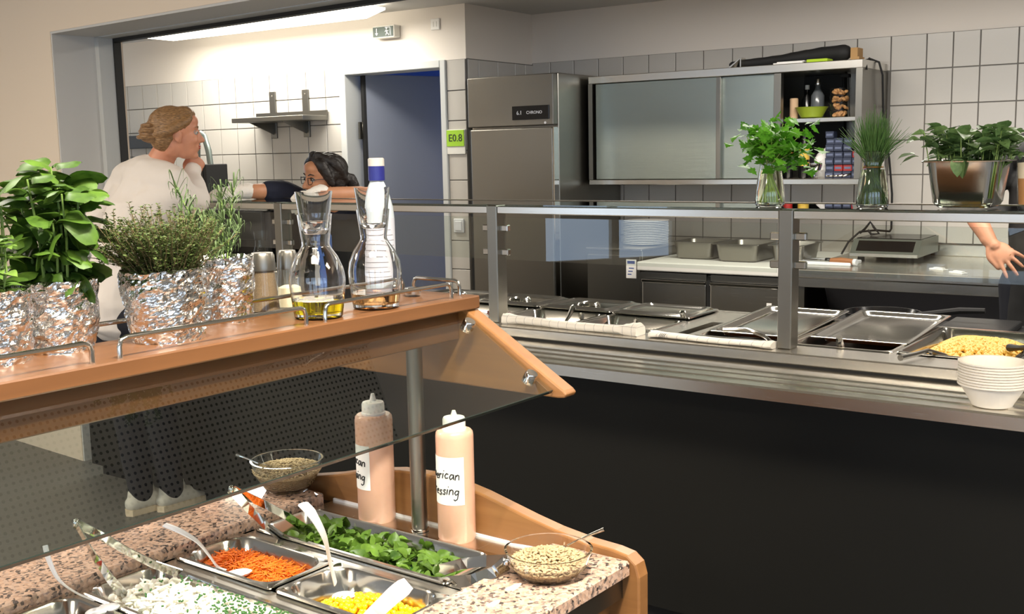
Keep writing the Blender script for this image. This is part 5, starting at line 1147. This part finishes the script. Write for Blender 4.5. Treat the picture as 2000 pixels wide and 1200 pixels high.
# thyme
t, c, h, r1, k = foil_pot('potted_thyme', 328, 668, 528, 156, 128, 'low dense thyme spilling over the left of its foil pot', 8.8)
b = MB(); lf = MB(); tl = [(0, 0, 0), (.45, .28, .03), (1, 0, -.06), (.45, -.28, .03)]
def tiny(lf, p, d, s):
    d = d.normalized(); y = Vector((0, 0, 1)).cross(d); y = y.normalized() if y.length > .01 else Vector((0, 1, 0)); z = d.cross(y); rl = U(-.6, .6); y, z = y * math.cos(rl) + z * math.sin(rl), z * math.cos(rl) - y * math.sin(rl)
    lf.add([p + d * (q[0] * s) + y * (q[1] * s) + z * (q[2] * s) for q in tl], [(0, 1, 2, 3)], False)
lx = BAR.l(Vector((-1, 0, 0)))     # leans to the window side
for i in range(300):
    a = U(0, 2 * PI); r = r1 * .85 * math.sqrt(R()); L = U(.055, .105); p = c + Vector((r * math.cos(a), r * math.sin(a), h - .006)); out = Vector((math.cos(a), math.sin(a), 0)) * (r / r1) * U(.35, 1.05) + Vector((lx.x, lx.y, 0)) * U(-.15, .55); d = (out + Vector((0, 0, U(.6, 1.3)))).normalized(); P = [p]
    for j in range(9):
        p = p + d * L / 9; d = (d + Vector((U(-.14, .14), U(-.14, .14), -.055 * (1.2 if out.length > .8 else .2)))).normalized(); P.append(p)
        for q in range(5):
            an = U(0, 6.3); tiny(lf, p + Vector((U(-.002, .002), U(-.002, .002), U(-.003, .003))), Vector((math.cos(an), math.sin(an), U(-.1, .8))), U(.0045, .0078))
    b.tube(P, .0006, 4, False)
for i in range(9):
    a = U(0, 2 * PI); r = r1 * .7 * R(); p = c + Vector((r * math.cos(a) + lx.x * .02, r * math.sin(a) + lx.y * .02, h + .04)); d = Vector((U(-.3, .3), U(-.3, .3), 1)).normalized(); P = [p]
    for j in range(9):
        p = p + d * U(.004, .0095); d = (d + Vector((U(-.15, .15), U(-.15, .15), 0))).normalized(); P.append(p)
        for q in range(3): an = U(0, 6.3); tiny(lf, p, Vector((math.cos(an), math.sin(an), .5)), U(.004, .007))
    b.tube(P, .0006, 4, False)
part('stems', b, 'twig', t, kind='stuff'); part('foliage', lf, 'thyme', t, kind='stuff')
# rosemary
t, c, h, r1, k = foil_pot('potted_rosemary', 442, 630, 505, 118, 98, 'rosemary with long curled needles in the foil pot beside the shakers', 12.7)
def needle(lf, p, d, L):
    d = d.normalized(); y = Vector((0, 0, 1)).cross(d); y = y.normalized() if y.length > .01 else Vector((0, 1, 0)); vs = []; w = .0015
    for i in range(6):
        f = i / 5; q = p + d * (L * math.sin(f * 2.0) / 1.35) + Vector((0, 0, 1)) * (L * (.42 * math.sin(f * 2.2) - .50 * f * f * f)); ww = w * (1 - .75 * f ** 3)
        vs += [q + y * ww, q - y * ww]
    lf.add(vs, [(2 * i, 2 * i + 1, 2 * i + 3, 2 * i + 2) for i in range(5)], True)
sprigs = [((340, 352), .98), ((433, 358), 1.0), ((458, 352), 1.0), ((395, 420), .97), ((372, 440), .97), ((470, 430), 1.03), ((415, 410), 1.02), ((350, 405), .98)]
dz = dep(BAR.w(*c))
for (x, y), dd in sprigs:
    p1 = BAR.l(at(x, y + 8, dz * dd)); p0 = c + (Vector((p1.x, p1.y, 0)) - Vector((c.x, c.y, 0))) * .25; p0.z = BZ + h - .01
    b = MB(); mid = p0.lerp(p1, .5) + Vector((0, 0, .008)); b.tube([p0, p0.lerp(mid, .5), mid, mid.lerp(p1, .5), p1], [.0011, .0010, .0009, .0008, .0005], 6); sp = part('sprig', b, 'stem', t)
    lf = MB(); n = int((p1 - p0).length / .0085)
    for j in range(n):
        f = .12 + .88 * j / n; p = p0.lerp(mid, f * 2) if f < .5 else mid.lerp(p1, f * 2 - 1)
        for q in range(3): an = U(0, 6.3); needle(lf, p, Vector((math.cos(an), math.sin(an), U(.2, .9) if f < .9 else U(.8, 2))), U(.022, .038))
    part('needles', lf, 'rosemary', sp, kind='stuff')
# shakers
def back(c, r):
    w = BAR.w(*c); h = Vector((w.x, w.y, 0)).normalized() * r; q = BAR.l(w + h); return Vector((q.x, q.y, c[2]))
def base(x, y): c = BAR.l(onz(x, y, BZ)); return c, 1 / ppm(BAR.w(*c))
def shaker(px, py, rb, rt, hb, hl, lab, fill, ff):
    c, k = base(px, py); c = back(c, rb * k * .5); t = thing('spice_shaker', BAR, c, lab, 'shaker', 'glass spice shakers with steel lids'); rb, rt, hb, hl = rb * k, rt * k, hb * k, hl * k
    part('glass', MB().lathe([(0, 0), (rb, 0), (rb, .003), (rt, hb), (rt - .0015, hb), (rb - .002, .004), (0, .004)], c, 32), 'glass_thin', t)
    rf = rb - .0025 + (rt - rb) * ff; part('spice', MB().lathe([(0, .0045), (rb - .0025, .0045), (rf, hb * ff), (rf * .5, hb * ff + .004), (0, hb * ff + .002)], c, 28), fill, t)
    part('lid', MB().lathe([(rt + .001, hb - .002), (rt + .0012, hb), (rt - .0008, hb + hl * .85), (rt - .003, hb + hl), (0, hb + hl + .0015)], c, 32), 'steel_v', t)
shaker(518, 613, 32, 24, 86, 32, 'pepper shaker filled with brown ground pepper beside the rosemary', 'pepper', .97)
shaker(566, 604, 26, 19, 80, 34, 'salt shaker half full, behind the oil carafe', 'salt', .52)
c, k = base(806, 579); t = thing('spice_jar', BAR, c, 'tiny steel lidded jar behind the rail right of the carafes', 'jar'); part('body', MB().lathe([(0, 0), (.016, 0), (.016, .007), (0, .007)], c, 24), 'glass_thin', t); part('lid', MB().lathe([(.0165, .006), (.0168, .016), (.015, .018), (0, .018)], c, 28), 'steel_lo', t)
# carafes with tumbler stoppers
def carafe(px, py, s, lab, liq, lh, hts):
    c, k = base(px, py); c = back(c, .012); t = thing('glass_carafe', BAR, c, lab, 'carafe', 'glass carafes with tumbler stoppers'); k *= s; H = hts
    out = [(0, 0), (44, 0), (47, 3), (50, 25), (54, 60), (55, 80), (52, 100), (42, 125), (30, 143), (27, 150), (27.5, 158), (31, 185), (34, 212)]
    th = 1.9; inn = [(32.2, 212), (29.2, 185), (25.6, 158), (25.1, 150), (28, 143), (40, 124), (50, 99), (53, 80), (52, 60), (48, 25), (44, 11), (0, 9)]
    part('glass', MB().lathe([(r * k, z * k * H) for r, z in out + inn], c, 48), 'glass', t)
    lq = [(0, 9.3)] + [(r + .25, z) for r, z in [(44, 11.2), (48, 25), (49.8, 38)] if z < lh] ; rl = 48 + 4 * (lh - 25) / 35 if lh > 25 else 44 + 4 * (lh - 11) / 14
    lq += [(rl + .2, lh), (0, lh)]
    part('liquid', MB().lathe([(r * k, z * k * H) for r, z in lq], c, 40), liq, t)
    st = [(0, 172), (24, 172), (26.5, 176), (30.0, 205), (36.5, 258), (35.2, 258), (28.4, 206), (25, 184), (0, 181)]
    part('tumbler', MB().lathe([(r * k, z * k * H) for r, z in st], c, 40), 'glass', t)
carafe(623, 622, 1.0, 'left glass carafe with yellow oil at the bottom', 'oil', 38, .955)
carafe(735, 603, .955, 'right glass carafe with amber vinegar, in front of the blue capped bottle', 'vinegar', 34, .955)
# plastic bottle with blue cap
c, k = base(744, 572); t = thing('plastic_bottle', BAR, c, 'pale plastic bottle with dark blue cap behind the right carafe', 'bottle')
part('body', MB().lathe([(0, 0), (29 * k, 0), (31 * k, 4 * k), (31 * k, 150 * k), (29 * k, 168 * k), (22 * k, 195 * k), (15 * k, 212 * k), (13 * k, 216 * k), (0, 216 * k)], c, 32), pbr('milky_plastic', (176, 186, 192), .3, sub=.2), t)
f0 = math.atan2(-BAR.w(*c).y, -BAR.w(*c).x) - BAR.yaw
vs = []
for i in range(25):
    f = f0 + 1.7 * (i / 12 - 1)
    for z in (20, 146): vs.append((c.x + 31.4 * k * math.cos(f), c.y + 31.4 * k * math.sin(f), c.z + z * k))
p = part('label', MB().add(vs, [(2 * i, 2 * i + 2, 2 * i + 3, 2 * i + 1) for i in range(24)], True), pbr('grey_label', (176, 178, 186), .5), t)
b = MB()
for j in range(11):
    z = 34 + j * 10.0; e = U(.7, 1.35)
    b.tube([(c.x + 31.55 * k * math.cos(f0 + f * .1), c.y + 31.55 * k * math.sin(f0 + f * .1), c.z + z * k) for f in range(-13, int(e * 10))], .0006, 4)
part('small_print', b, pbr('print_grey', (120, 118, 122), .6), p)
part('cap', MB().lathe([(16 * k, 218 * k), (16 * k, 238 * k), (15.6 * k, 246 * k), (0, 246 * k)], c, 28), pbr('blue_cap', (34, 38, 112), .3), t)
part('cap_top', MB().lathe([(15.8 * k, 245.5 * k), (15.8 * k, 259 * k), (13 * k, 261 * k), (0, 261 * k)], c, 28), pbr('pale_spout', (196, 192, 184), .3), t)

# ================================================================ PEOPLE
def head(mb, m, s=1.0):
    """skull, jaw, nose and ears as overlapping shells; +x is the way the face looks"""
    r3 = m.to_3x3()
    def e(c, r, rot=None): mb.ell(m @ (Vector(c) * s), [q * s for q in r], r3 @ rot if rot else r3, 20, 14)
    e((-.012, 0, .030), (.097, .075, .084)); e((.022, 0, -.020), (.066, .062, .085)); e((.032, 0, -.070), (.048, .047, .040)); e((.066, 0, -.094), (.020, .021, .018)); e((.078, 0, -.058), (.016, .024, .018))
    e((.060, .034, -.025), (.024, .022, .024)); e((.060, -.034, -.025), (.024, .022, .024)); e((.071, 0, .028), (.017, .045, .012)); e((.058, 0, .055), (.032, .052, .035))
    mb.limb([m @ (Vector(q) * s) for q in ((.080, 0, .020), (.092, 0, -.006), (.103, 0, -.026))], [.009 * s, .010 * s, .0135 * s], 12); e((.093, .011, -.031), (.009, .008, .007)); e((.093, -.011, -.031), (.009, .008, .007))
    for y in (-1, 1):
        e((-.004, y * .077, -.008), (.019, .008, .031), Matrix.Rotation(y * .35, 3, 'Z')); e((.004, y * .073, -.034), (.009, .006, .010))
def face_bits(t, m, s, iris='iris', brow='hair_b'):
    for y in (-1, 1):
        p = part('eye', MB().ell(m @ Vector((.0725 * s, y * .031 * s, .006 * s)), (.0115 * s,) * 3, None, 14, 10), 'eye', t); part('iris', MB().ell(m @ Vector((.0815 * s, y * .0315 * s, .006 * s)), (.0045 * s, .0055 * s, .0055 * s), m.to_3x3(), 12, 8), iris, p)
        part('eyelid', MB().tube([m @ (Vector(q) * s) for q in ((.074, y * .018, .008), (.081, y * .026, .0155), (.079, y * .037, .0150), (.070, y * .045, .006))], [.002 * s, .0026 * s, .0026 * s, .0018 * s], 6), 'iris' if brow == 'hair_k' else 'skin', t)
        part('eyebrow', MB().tube([m @ (Vector(q) * s) for q in ((.086, y * .015, .027), (.085, y * .030, .033), (.073, y * .047, .029))], [.003 * s, .0032 * s, .0015 * s], 6), brow, t)
    part('lips', MB().ell(m @ (Vector((.0905, 0, -.0525)) * s), (.0075 * s, .021 * s, .0045 * s), m.to_3x3(), 14, 8).ell(m @ (Vector((.0895, 0, -.0610)) * s), (.0075 * s, .019 * s, .0055 * s), m.to_3x3(), 14, 8), 'lip', t)
def look(p, d, up=(0, 0, 1)):
    x = Vector(d).normalized(); y = Vector(up).cross(x).normalized(); z = x.cross(y); m = Matrix((x, y, z)).transposed().to_4x4(); m.translation = p; return m
def hand(mb, w, d, nrm, side, s=1.0, curl=(.5, .55, .6, .65), thumb=.5, spread=.10, grow=0):
    """palm, four unequal fingers bent at the knuckles and a thumb from the side of the palm; side=+1 puts the thumb left of d seen from the back"""
    d = Vector(d).normalized(); nrm = Vector(nrm); nrm = (nrm - d * nrm.dot(d)).normalized(); sd = nrm.cross(d) * side
    w = Vector(w); m = Matrix((d, sd, nrm)).transposed()
    mb.limb([w - d * .03 * s, w + d * .02 * s], [.026 * s + grow, .028 * s + grow], 12)
    mb.ell(w + d * .055 * s, (.052 * s + grow, .043 * s + grow, .016 * s + grow), m, 16, 10); mb.ell(w + d * .075 * s - sd * .0 , (.03 * s, .044 * s + grow, .014 * s + grow), m, 16, 10)
    L = (.073, .082, .076, .060)
    for i in range(4):
        y = (.031 - .0205 * i) * s; b = w + d * (.088 - .006 * abs(i - 1)) * s + sd * y; fd = (d + sd * spread * (1.5 - i)).normalized(); P = [b - fd * .02 * s, b]; a = 0; p = b
        for j, q in enumerate((.46, .30, .24)):
            a += curl[i] * (1, 1.1, .7)[j]; v = fd * math.cos(a) - nrm * math.sin(a); p = p + v * L[i] * q * s; P.append(p)
        mb.limb(P, [.0095 * s + grow, .0098 * s + grow, .0090 * s + grow, .0080 * s + grow, .0068 * s + grow], 10)
    b = w + d * .022 * s + sd * .030 * s; v = (d * .75 + sd * (.75 - thumb * .4) - nrm * thumb * .6).normalized(); v2 = (d + sd * (.25 - thumb * .5) - nrm * thumb * .6).normalized()
    mb.limb([b - v * .012 * s, b + v * .026 * s, b + v * .026 * s + v2 * .034 * s, b + v * .026 * s + v2 * .058 * s], [.015 * s + grow, .0125 * s + grow, .0105 * s + grow, .0085 * s + grow], 10)

# ---- the blonde woman on the guest side
FT = onz(322, 1000, FL)
t = thing('person', WORLD, (FT.x, FT.y, FL), 'blonde woman in white blouse and dark trousers leaning on the guard shelf', 'person')
hc = at(347, 262, 4.80); hm = look(hc, (.93, .34, -.02))
neck = at(306, 322, 4.84); Ls = at(249, 352, 5.02); Rs = at(338, 358, 4.72); chest = at(285, 418, 4.86); waist = at(246, 512, 4.80); hips = at(236, 592, 4.80)
el = at(382, 392, 4.86); wr = at(371, 345, 4.93); Le = at(190, 432, 5.05); Lw = at(203, 532, 4.93)
Rh = hips + Vector((.08, -.05, -.05)); Lh = hips + Vector((-.08, .05, -.05)); A1_, A2_ = onz(278, 1000, FL) + Vector((0, 0, .09)), onz(338, 992, FL) + Vector((0, 0, .09))
Rk = Rh.lerp(A2_, .5) + Vector((.03, -.03, 0)); Lk = Lh.lerp(A1_, .5) + Vector((.02, -.02, 0))
b = MB(); head(b, hm)
b.limb([neck + Vector((-.01, 0, -.03)), neck.lerp(hc, .45), hc + hm.to_3x3() @ Vector((-.02, 0, -.05))], [.062, .054, .055], 18)
def torso(b, g=0):
    b.limb([hips, waist, chest, neck.lerp(chest, .25)], [.150 + g, .128 + g, .150 + g, .09 + g], 22)
    b.limb([Ls, Ls.lerp(Rs, .5) + Vector((-.01, 0, .02)), Rs], [.062 + g, .085 + g, .062 + g], 18); b.limb([Ls + Vector((0, 0, -.05)), chest, Rs + Vector((0, 0, -.05))], [.07 + g, .13 + g, .07 + g], 18)
def arms(b, g=0, full=True):
    b.limb([Rs, Rs.lerp(el, .5) + Vector((0, -.01, -.01)), el], [.052 + g, .046 + g, .043 + g], 16); b.limb([el, el.lerp(wr, .45), wr], [.042 + g, .040 + g, .030 + g], 16)
    b.limb([Ls, Ls.lerp(Le, .5), Le], [.052 + g, .046 + g, .040 + g], 16); b.limb([Le, Le.lerp(Lw, .45), Lw], [.040 + g, .038 + g, .028 + g], 16)
def legs(b, g=0):
    b.limb([Rh, Rk, A2_], [.092 + g, .062 + g, .044 + g], 18); b.limb([Lh, Lk, A1_], [.092 + g, .062 + g, .044 + g], 18); b.limb([Lh, Rh], [.105 + g, .105 + g], 16)
torso(b); arms(b); legs(b)
hand(b, wr, (.35, .2, .75), (.6, -.8, .1), 1, .95, (1.1, 1.2, 1.25, 1.3), .8); hand(b, Lw, (.25, -.15, -1), (-.6, -.6, 0), 1, .95, (.5, .55, .6, .6), .4)
for a in (A1_, A2_): b.limb([a, a + Vector((.03, .04, -.05)), a + Vector((.075, .09, -.055))], [.040, .034, .028], 12)
part('body', fuse(b, .0055, 3), 'skin', t)
face_bits(t, hm, 1)
b = MB(); torso(b, .016); b.limb([hips + Vector((0, 0, -.02)), waist], [.168, .150], 22)
b.limb([Rs, Rs.lerp(el, .5) + Vector((0, -.01, -.015)), el], [.068, .068, .064], 16); b.limb([el, el.lerp(wr, .5), wr, wr + Vector((.012, .008, .03))], [.062, .060, .046, .040], 16); b.limb([Ls, Ls.lerp(Le, .5), Le], [.068, .064, .060], 16); b.limb([Le, Le.lerp(Lw, .45), Lw.lerp(Le, .15)], [.060, .056, .040], 16)
part('blouse', fuse(b, .008, 4, wr=.007, wscale=9), 'shirt', t)
b = MB(); legs(b, .012); part('trousers', fuse(b, .009, 4, wr=.004, wscale=9), 'trouser', t)
SD = Vector((.62, .78, 0)); SS = Vector((.78, -.62, 0))
for a in (A1_, A2_):
    g = Vector((a.x, a.y, FL)); f = lambda x, z, y=0: g + SD * x + SS * y + Vector((0, 0, z))
    m = MB().limb([f(-.045, .050), f(.03, .056), f(.11, .042), f(.175, .034)], [.040, .046, .042, .030], 16).limb([f(-.035, .06), f(-.03, .105)], [.036, .034], 14).limb([f(-.01, .07), f(.04, .105), f(.05, .12)], [.036, .034, .018], 14)
    sh = part('shoe', fuse(m, .006, 2), 'sneaker', t, 'grey sneaker with beige sole')
    ol = [(-.085, 0), (-.07, .032), (0, .040), (.09, .047), (.17, .040), (.21, .012), (.21, -.012), (.17, -.038), (.09, -.042), (0, -.038), (-.07, -.032)]
    part('sole', MB().prism(ol, lambda x, y: f(x, 0, y), lambda x, y: f(x, .028, y)), 'sole', sh)
# her hair: brushed back into a low bun
b = MB(); r3 = hm.to_3x3()
b.ell(hm @ Vector((-.026, 0, .040)), (.100, .082, .084), r3, 22, 16); b.ell(hm @ Vector((-.062, 0, -.010)), (.058, .066, .072), r3, 20, 14); b.ell(hm @ Vector((-.118, 0, .005)), (.046, .050, .046), r3, 18, 12)
b.ell(hm @ Vector((.028, 0, .088)), (.050, .056, .034), r3, 18, 12)
for y in (-1, 1): b.limb([hm @ Vector((.052, y * .050, .070)), hm @ Vector((.010, y * .074, .040)), hm @ Vector((-.045, y * .075, .01)), hm @ Vector((-.10, y * .03, -.005))], [.014, .020, .022, .02], 12)
for i in range(26):
    y = U(-1, 1); b.tube([hm @ Vector((.06 + U(-.01, .01), y * .05, .085 - .02 * abs(y))), hm @ Vector((.0, y * .075, .09 - .035 * abs(y) + U(-.01, .01))), hm @ Vector((-.07, y * .062, .045)), hm @ Vector((-.12, y * .03, .01))], [.003, .006, .006, .004], 6)
part('hair', fuse(b, .005, 2, wr=.003, wscale=40), 'hair_b', t)
b = MB()
for k in range(3): a = hm @ Vector((-.118, 0, .005)); b.tube([a + r3 @ Vector((.048 * math.cos(q) * (1 - .2 * k), .047 * math.sin(q), -.02 + .025 * k)) for q in [i * PI / 6 for i in range(13)]], .009, 8)
part('bun_coil', b, 'hair_b', t)

# ---- the woman behind the counter, arms folded on the guard shelf
def ctr(u, v, z): return CTR.w(u, v, z)
ph = CTR.l(at(637, 357, 5.16)); FT = ctr(ph.x + .05, 4.42, FL)
t = thing('person', WORLD, (FT.x, FT.y, FL), 'dark haired woman with glasses and white gloves leaning on her folded arms', 'person')
hc = at(631, 349, 5.13); hm = look(hc, (-.78, -.63, -.10), (.08, -.05, 1))
Rs = at(607, 407, 5.28); Ls = at(690, 410, 5.36); neck = at(652, 398, 5.28); chest = at(655, 455, 5.42); waist = at(665, 545, 5.62); hips = at(672, 600, 5.72)
zz = ZT + .045
Re = at(498, 374, 5.02); Rw = at(466, 375, 4.99); Le = at(706, 379, 5.14); Lw = at(612, 380, 4.99)
b = MB(); head(b, hm, .98)
b.limb([neck + Vector((0, 0, -.03)), neck.lerp(hc, .5), hc + hm.to_3x3() @ Vector((-.02, 0, -.05))], [.055, .05, .05], 16)
Rh = hips + ctr(.09, 0, 0); Lh = hips - ctr(.09, 0, 0); Af = [FT + ctr(.1, 0, .09), FT + ctr(-.1, 0, .09)]
def torso2(b, g=0):
    b.limb([hips, waist, chest, neck.lerp(chest, .3)], [.150 + g, .130 + g, .140 + g, .085 + g], 22); b.limb([Ls, neck.lerp(chest, .35), Rs], [.055 + g, .085 + g, .055 + g], 18)
torso2(b); b.limb([Rs, at(552, 378, 5.14), Re], [.048, .042, .036], 14); b.limb([Re, Rw], [.036, .027], 14); b.limb([Ls, at(712, 398, 5.28), Le], [.048, .042, .038], 14); b.limb([Le, Le.lerp(Lw, .5), Lw], [.037, .036, .027], 14)
b.limb([Rh, Rh.lerp(Af[0], .5), Af[0]], [.09, .06, .045], 16); b.limb([Lh, Lh.lerp(Af[1], .5), Af[1]], [.09, .06, .045], 16); b.limb([Lh, Rh], [.1, .1], 14)
for a in Af: b.limb([a, a + ctr(0, -.06, -.05), a + ctr(0, -.13, -.055)], [.042, .036, .03], 12)
d1 = (Rw - Re).normalized(); d2 = (Lw - Le).normalized(); hb1 = (Rw, d1 + Vector((0, 0, -.05)), Vector((.2, -.5, 1)), -1, .92, (.35, .4, .45, .5), .5); hb2 = (Lw, d2 + Vector((.0, -.25, -.25)), Vector((.1, -.8, .9)), 1, .92, (.5, .6, .65, .7), .5)
hand(b, *hb1); hand(b, *hb2)
part('body', fuse(b, .0055, 3), 'skin2', t)
face_bits(t, hm, .98, 'iris', 'hair_k')
for i, hb in enumerate((hb1, hb2)):
    b = MB(); hand(b, *hb, .10, .0035); b.limb([hb[0] - hb[1].normalized() * .05, hb[0] - hb[1].normalized() * .01], [.037, .034], 14); part('glove', fuse(b, .005, 2, wr=.002, wscale=40), 'glove', t)
b = MB(); torso2(b, .012); b.limb([Rs, at(556, 378, 5.14), at(525, 375, 5.08)], [.066, .058, .054], 16); b.limb([Ls, at(712, 398, 5.28)], [.066, .062], 16); part('shirt', fuse(b, .008, 3, wr=.006, wscale=12), 'navy', t)
b = MB(); b.limb([neck.lerp(chest, .9) + ctr(0, -.03, 0), waist + ctr(0, -.02, 0), hips + ctr(0, -.02, 0), hips + ctr(0, -.03, -.35)], [.16, .162, .178, .16], 22); part('apron', fuse(b, .009, 3, wr=.005, wscale=8), 'apron', t)
b = MB(); b.limb([Rh, Rh.lerp(Af[0], .5), Af[0]], [.1, .07, .055], 16); b.limb([Lh, Lh.lerp(Af[1], .5), Af[1]], [.1, .07, .055], 16); part('trousers', fuse(b, .009, 2), 'trouser', t)
for a in Af: part('shoe', fuse(MB().limb([a + ctr(0, .04, -.04), a + ctr(0, -.05, -.042), a + ctr(0, -.15, -.05)], [.05, .046, .036], 14), .008, 1), 'black_matt', t)
b = MB(); r3 = hm.to_3x3()
b.ell(hm @ Vector((-.030, 0, .038)), (.100, .084, .084), r3, 22, 16); b.ell(hm @ Vector((-.055, 0, -.02)), (.062, .074, .072), r3, 20, 14)
for y in (-1, 1): b.limb([hm @ Vector((.036, y * .004, .100)), hm @ Vector((.034, y * .055, .072)), hm @ Vector((.018, y * .072, .030)), hm @ Vector((-.002, y * .076, -.02))], [.020, .026, .022, .016], 12); b.limb([hm @ Vector((.03, y * .02, .115)), hm @ Vector((-.03, y * .075, .07)), hm @ Vector((-.09, y * .05, -.02))], [.02, .022, .018], 12)
b.limb([hm @ Vector((-.105, .015, -.01)), hm @ Vector((-.135, .02, -.02)), hm @ Vector((-.150, .02, -.06)), hm @ Vector((-.145, .02, -.10))], [.022, .030, .030, .014], 14)
part('hair', fuse(b, .005, 2, wr=.003, wscale=40), 'hair_k', t)
gl = MB()
for y in (-1, 1):
    gl.tube([hm @ Vector((.098 - .010 * abs(q[0]) / .02, y * (.033 + q[0]), .002 + q[1])) for q in [(.022 * math.cos(k * PI / 10) * (1 if abs(math.cos(k * PI / 10)) < .9 else .98), .016 * math.copysign(abs(math.sin(k * PI / 10)) ** .7, math.sin(k * PI / 10))) for k in range(21)]], .0016, 6)
    gl.tube([hm @ Vector((.088, y * .056, .008)), hm @ Vector((.06, y * .073, .010)), hm @ Vector((.0, y * .080, .006))], .0016, 6)
gl.tube([hm @ Vector((.100, -.012, .006)), hm @ Vector((.104, 0, .008)), hm @ Vector((.100, .012, .006))], .0016, 6)
p = part('glasses', gl, 'black_gloss', t)

# ---- the cook at the right edge, one hand on the workbench
def onv(x, y, v):
    r = ray(x, y); return O + r * ((v - O.dot(KIT.v)) / r.dot(KIT.v))
FT = KIT.w(-.74, 5.25, FL); t = thing('person', WORLD, (FT.x, FT.y, FL), 'cook in black at the right edge with one bare hand on the hip', 'person')
def kt(u, v, z): return KIT.w(u, v, z)
hips = kt(-.74, 5.28, .98); waist = kt(-.74, 5.28, 1.14); chest = kt(-.74, 5.30, 1.40); neck = kt(-.74, 5.26, 1.60); hc = kt(-.73, 5.30, 1.77)
Ls = kt(-.915, 5.28, 1.52); Rs = kt(-.56, 5.24, 1.52); Wr = onv(1936, 476, 5.08); El = onv(1898, 412, 5.16); Rw = kt(-.42, 5.5, 1.0); Re = kt(-.45, 5.2, 1.22)
hm = look(hc, (kt(-.2, 1, 0)))
b = MB(); head(b, hm); b.limb([neck, neck.lerp(hc, .5), hc + Vector((0, 0, -.05))], [.065, .058, .058], 16)
def torso3(b, g=0): b.limb([hips, waist, chest, neck.lerp(chest, .3)], [.155 + g, .15 + g, .165 + g, .1 + g], 22); b.limb([Ls, neck.lerp(chest, .3), Rs], [.066 + g, .09 + g, .066 + g], 18)
Af = [kt(-.84, 5.27, FL + .09), kt(-.64, 5.27, FL + .09)]
torso3(b); b.limb([Ls, Ls.lerp(El, .5), El], [.056, .050, .044], 16); b.limb([El, El.lerp(Wr, .35), Wr], [.044, .042, .029], 16); b.limb([Rs, Re, Rw], [.056, .044, .03], 16)
for a, s in zip(Af, (-.09, .09)): b.limb([hips + kt(s, 0, -.03), kt(-.74 + s, 5.27, .45), a], [.1, .066, .048], 16); b.limb([a, a + kt(0, .07, -.05), a + kt(0, .14, -.055)], [.044, .038, .03], 12)
tip = onv(1984, 518, 5.045); hd = (tip - Wr).normalized()
hh = (Wr, hd, Vector((-.15, -1, .15)), -1, 1.05, (.10, .13, .16, .2), .25, .26)
hand(b, *hh); hand(b, Rw, kt(0, 1, -.2), Vector((0, 0, 1)), 1, 1.0)
part('body', fuse(b, .005, 3), 'skin', t)
face_bits(t, hm, 1, 'iris', 'hair_k')
b = MB(); torso3(b, .014); b.limb([Ls, Ls.lerp(El, .62)], [.074, .066], 16); b.limb([Rs, Rs.lerp(Re, .7)], [.074, .066], 16); part('shirt', fuse(b, .008, 3, wr=.005, wscale=10), 'black_matt', t)
b = MB(); b.limb([waist, hips, kt(-.74, 5.27, .55)], [.160, .165, .17], 22); part('apron', fuse(b, .009, 3, wr=.005, wscale=8), 'apron', t)
b = MB()
for a, s in zip(Af, (-.09, .09)): b.limb([hips + kt(s, 0, -.03), kt(-.74 + s, 5.27, .45), a], [.11, .078, .06], 16)
part('trousers', fuse(b, .009, 2), 'trouser', t)
b = MB().ell(hm @ Vector((-.02, 0, .045)), (.1, .082, .082), hm.to_3x3(), 20, 14).ell(hm @ Vector((-.055, 0, -.01)), (.06, .07, .07), hm.to_3x3(), 18, 12); part('hair', fuse(b, .006, 2), 'hair_k', t)
for a in Af: part('shoe', fuse(MB().limb([a + kt(0, -.04, -.04), a + kt(0, .05, -.042), a + kt(0, .15, -.05)], [.05, .046, .036], 14), .008, 1), 'black_matt', t)
d, nrm = hd, hh[2]; nrm = (nrm - d * nrm.dot(d)).normalized(); sd = nrm.cross(d) * hh[3]
fb = Wr + d * .082 + sd * (.031 - .041); fd = (d + sd * .26 * -.5).normalized(); c = fb + fd * .014; m = Matrix((sd, nrm, fd)).transposed().to_4x4(); m.translation = c
part('ring', MB().tube([m @ Vector((.0108 * math.cos(k * PI / 8), .0108 * math.sin(k * PI / 8), 0)) for k in range(17)], .0014, 6), 'gold', t)
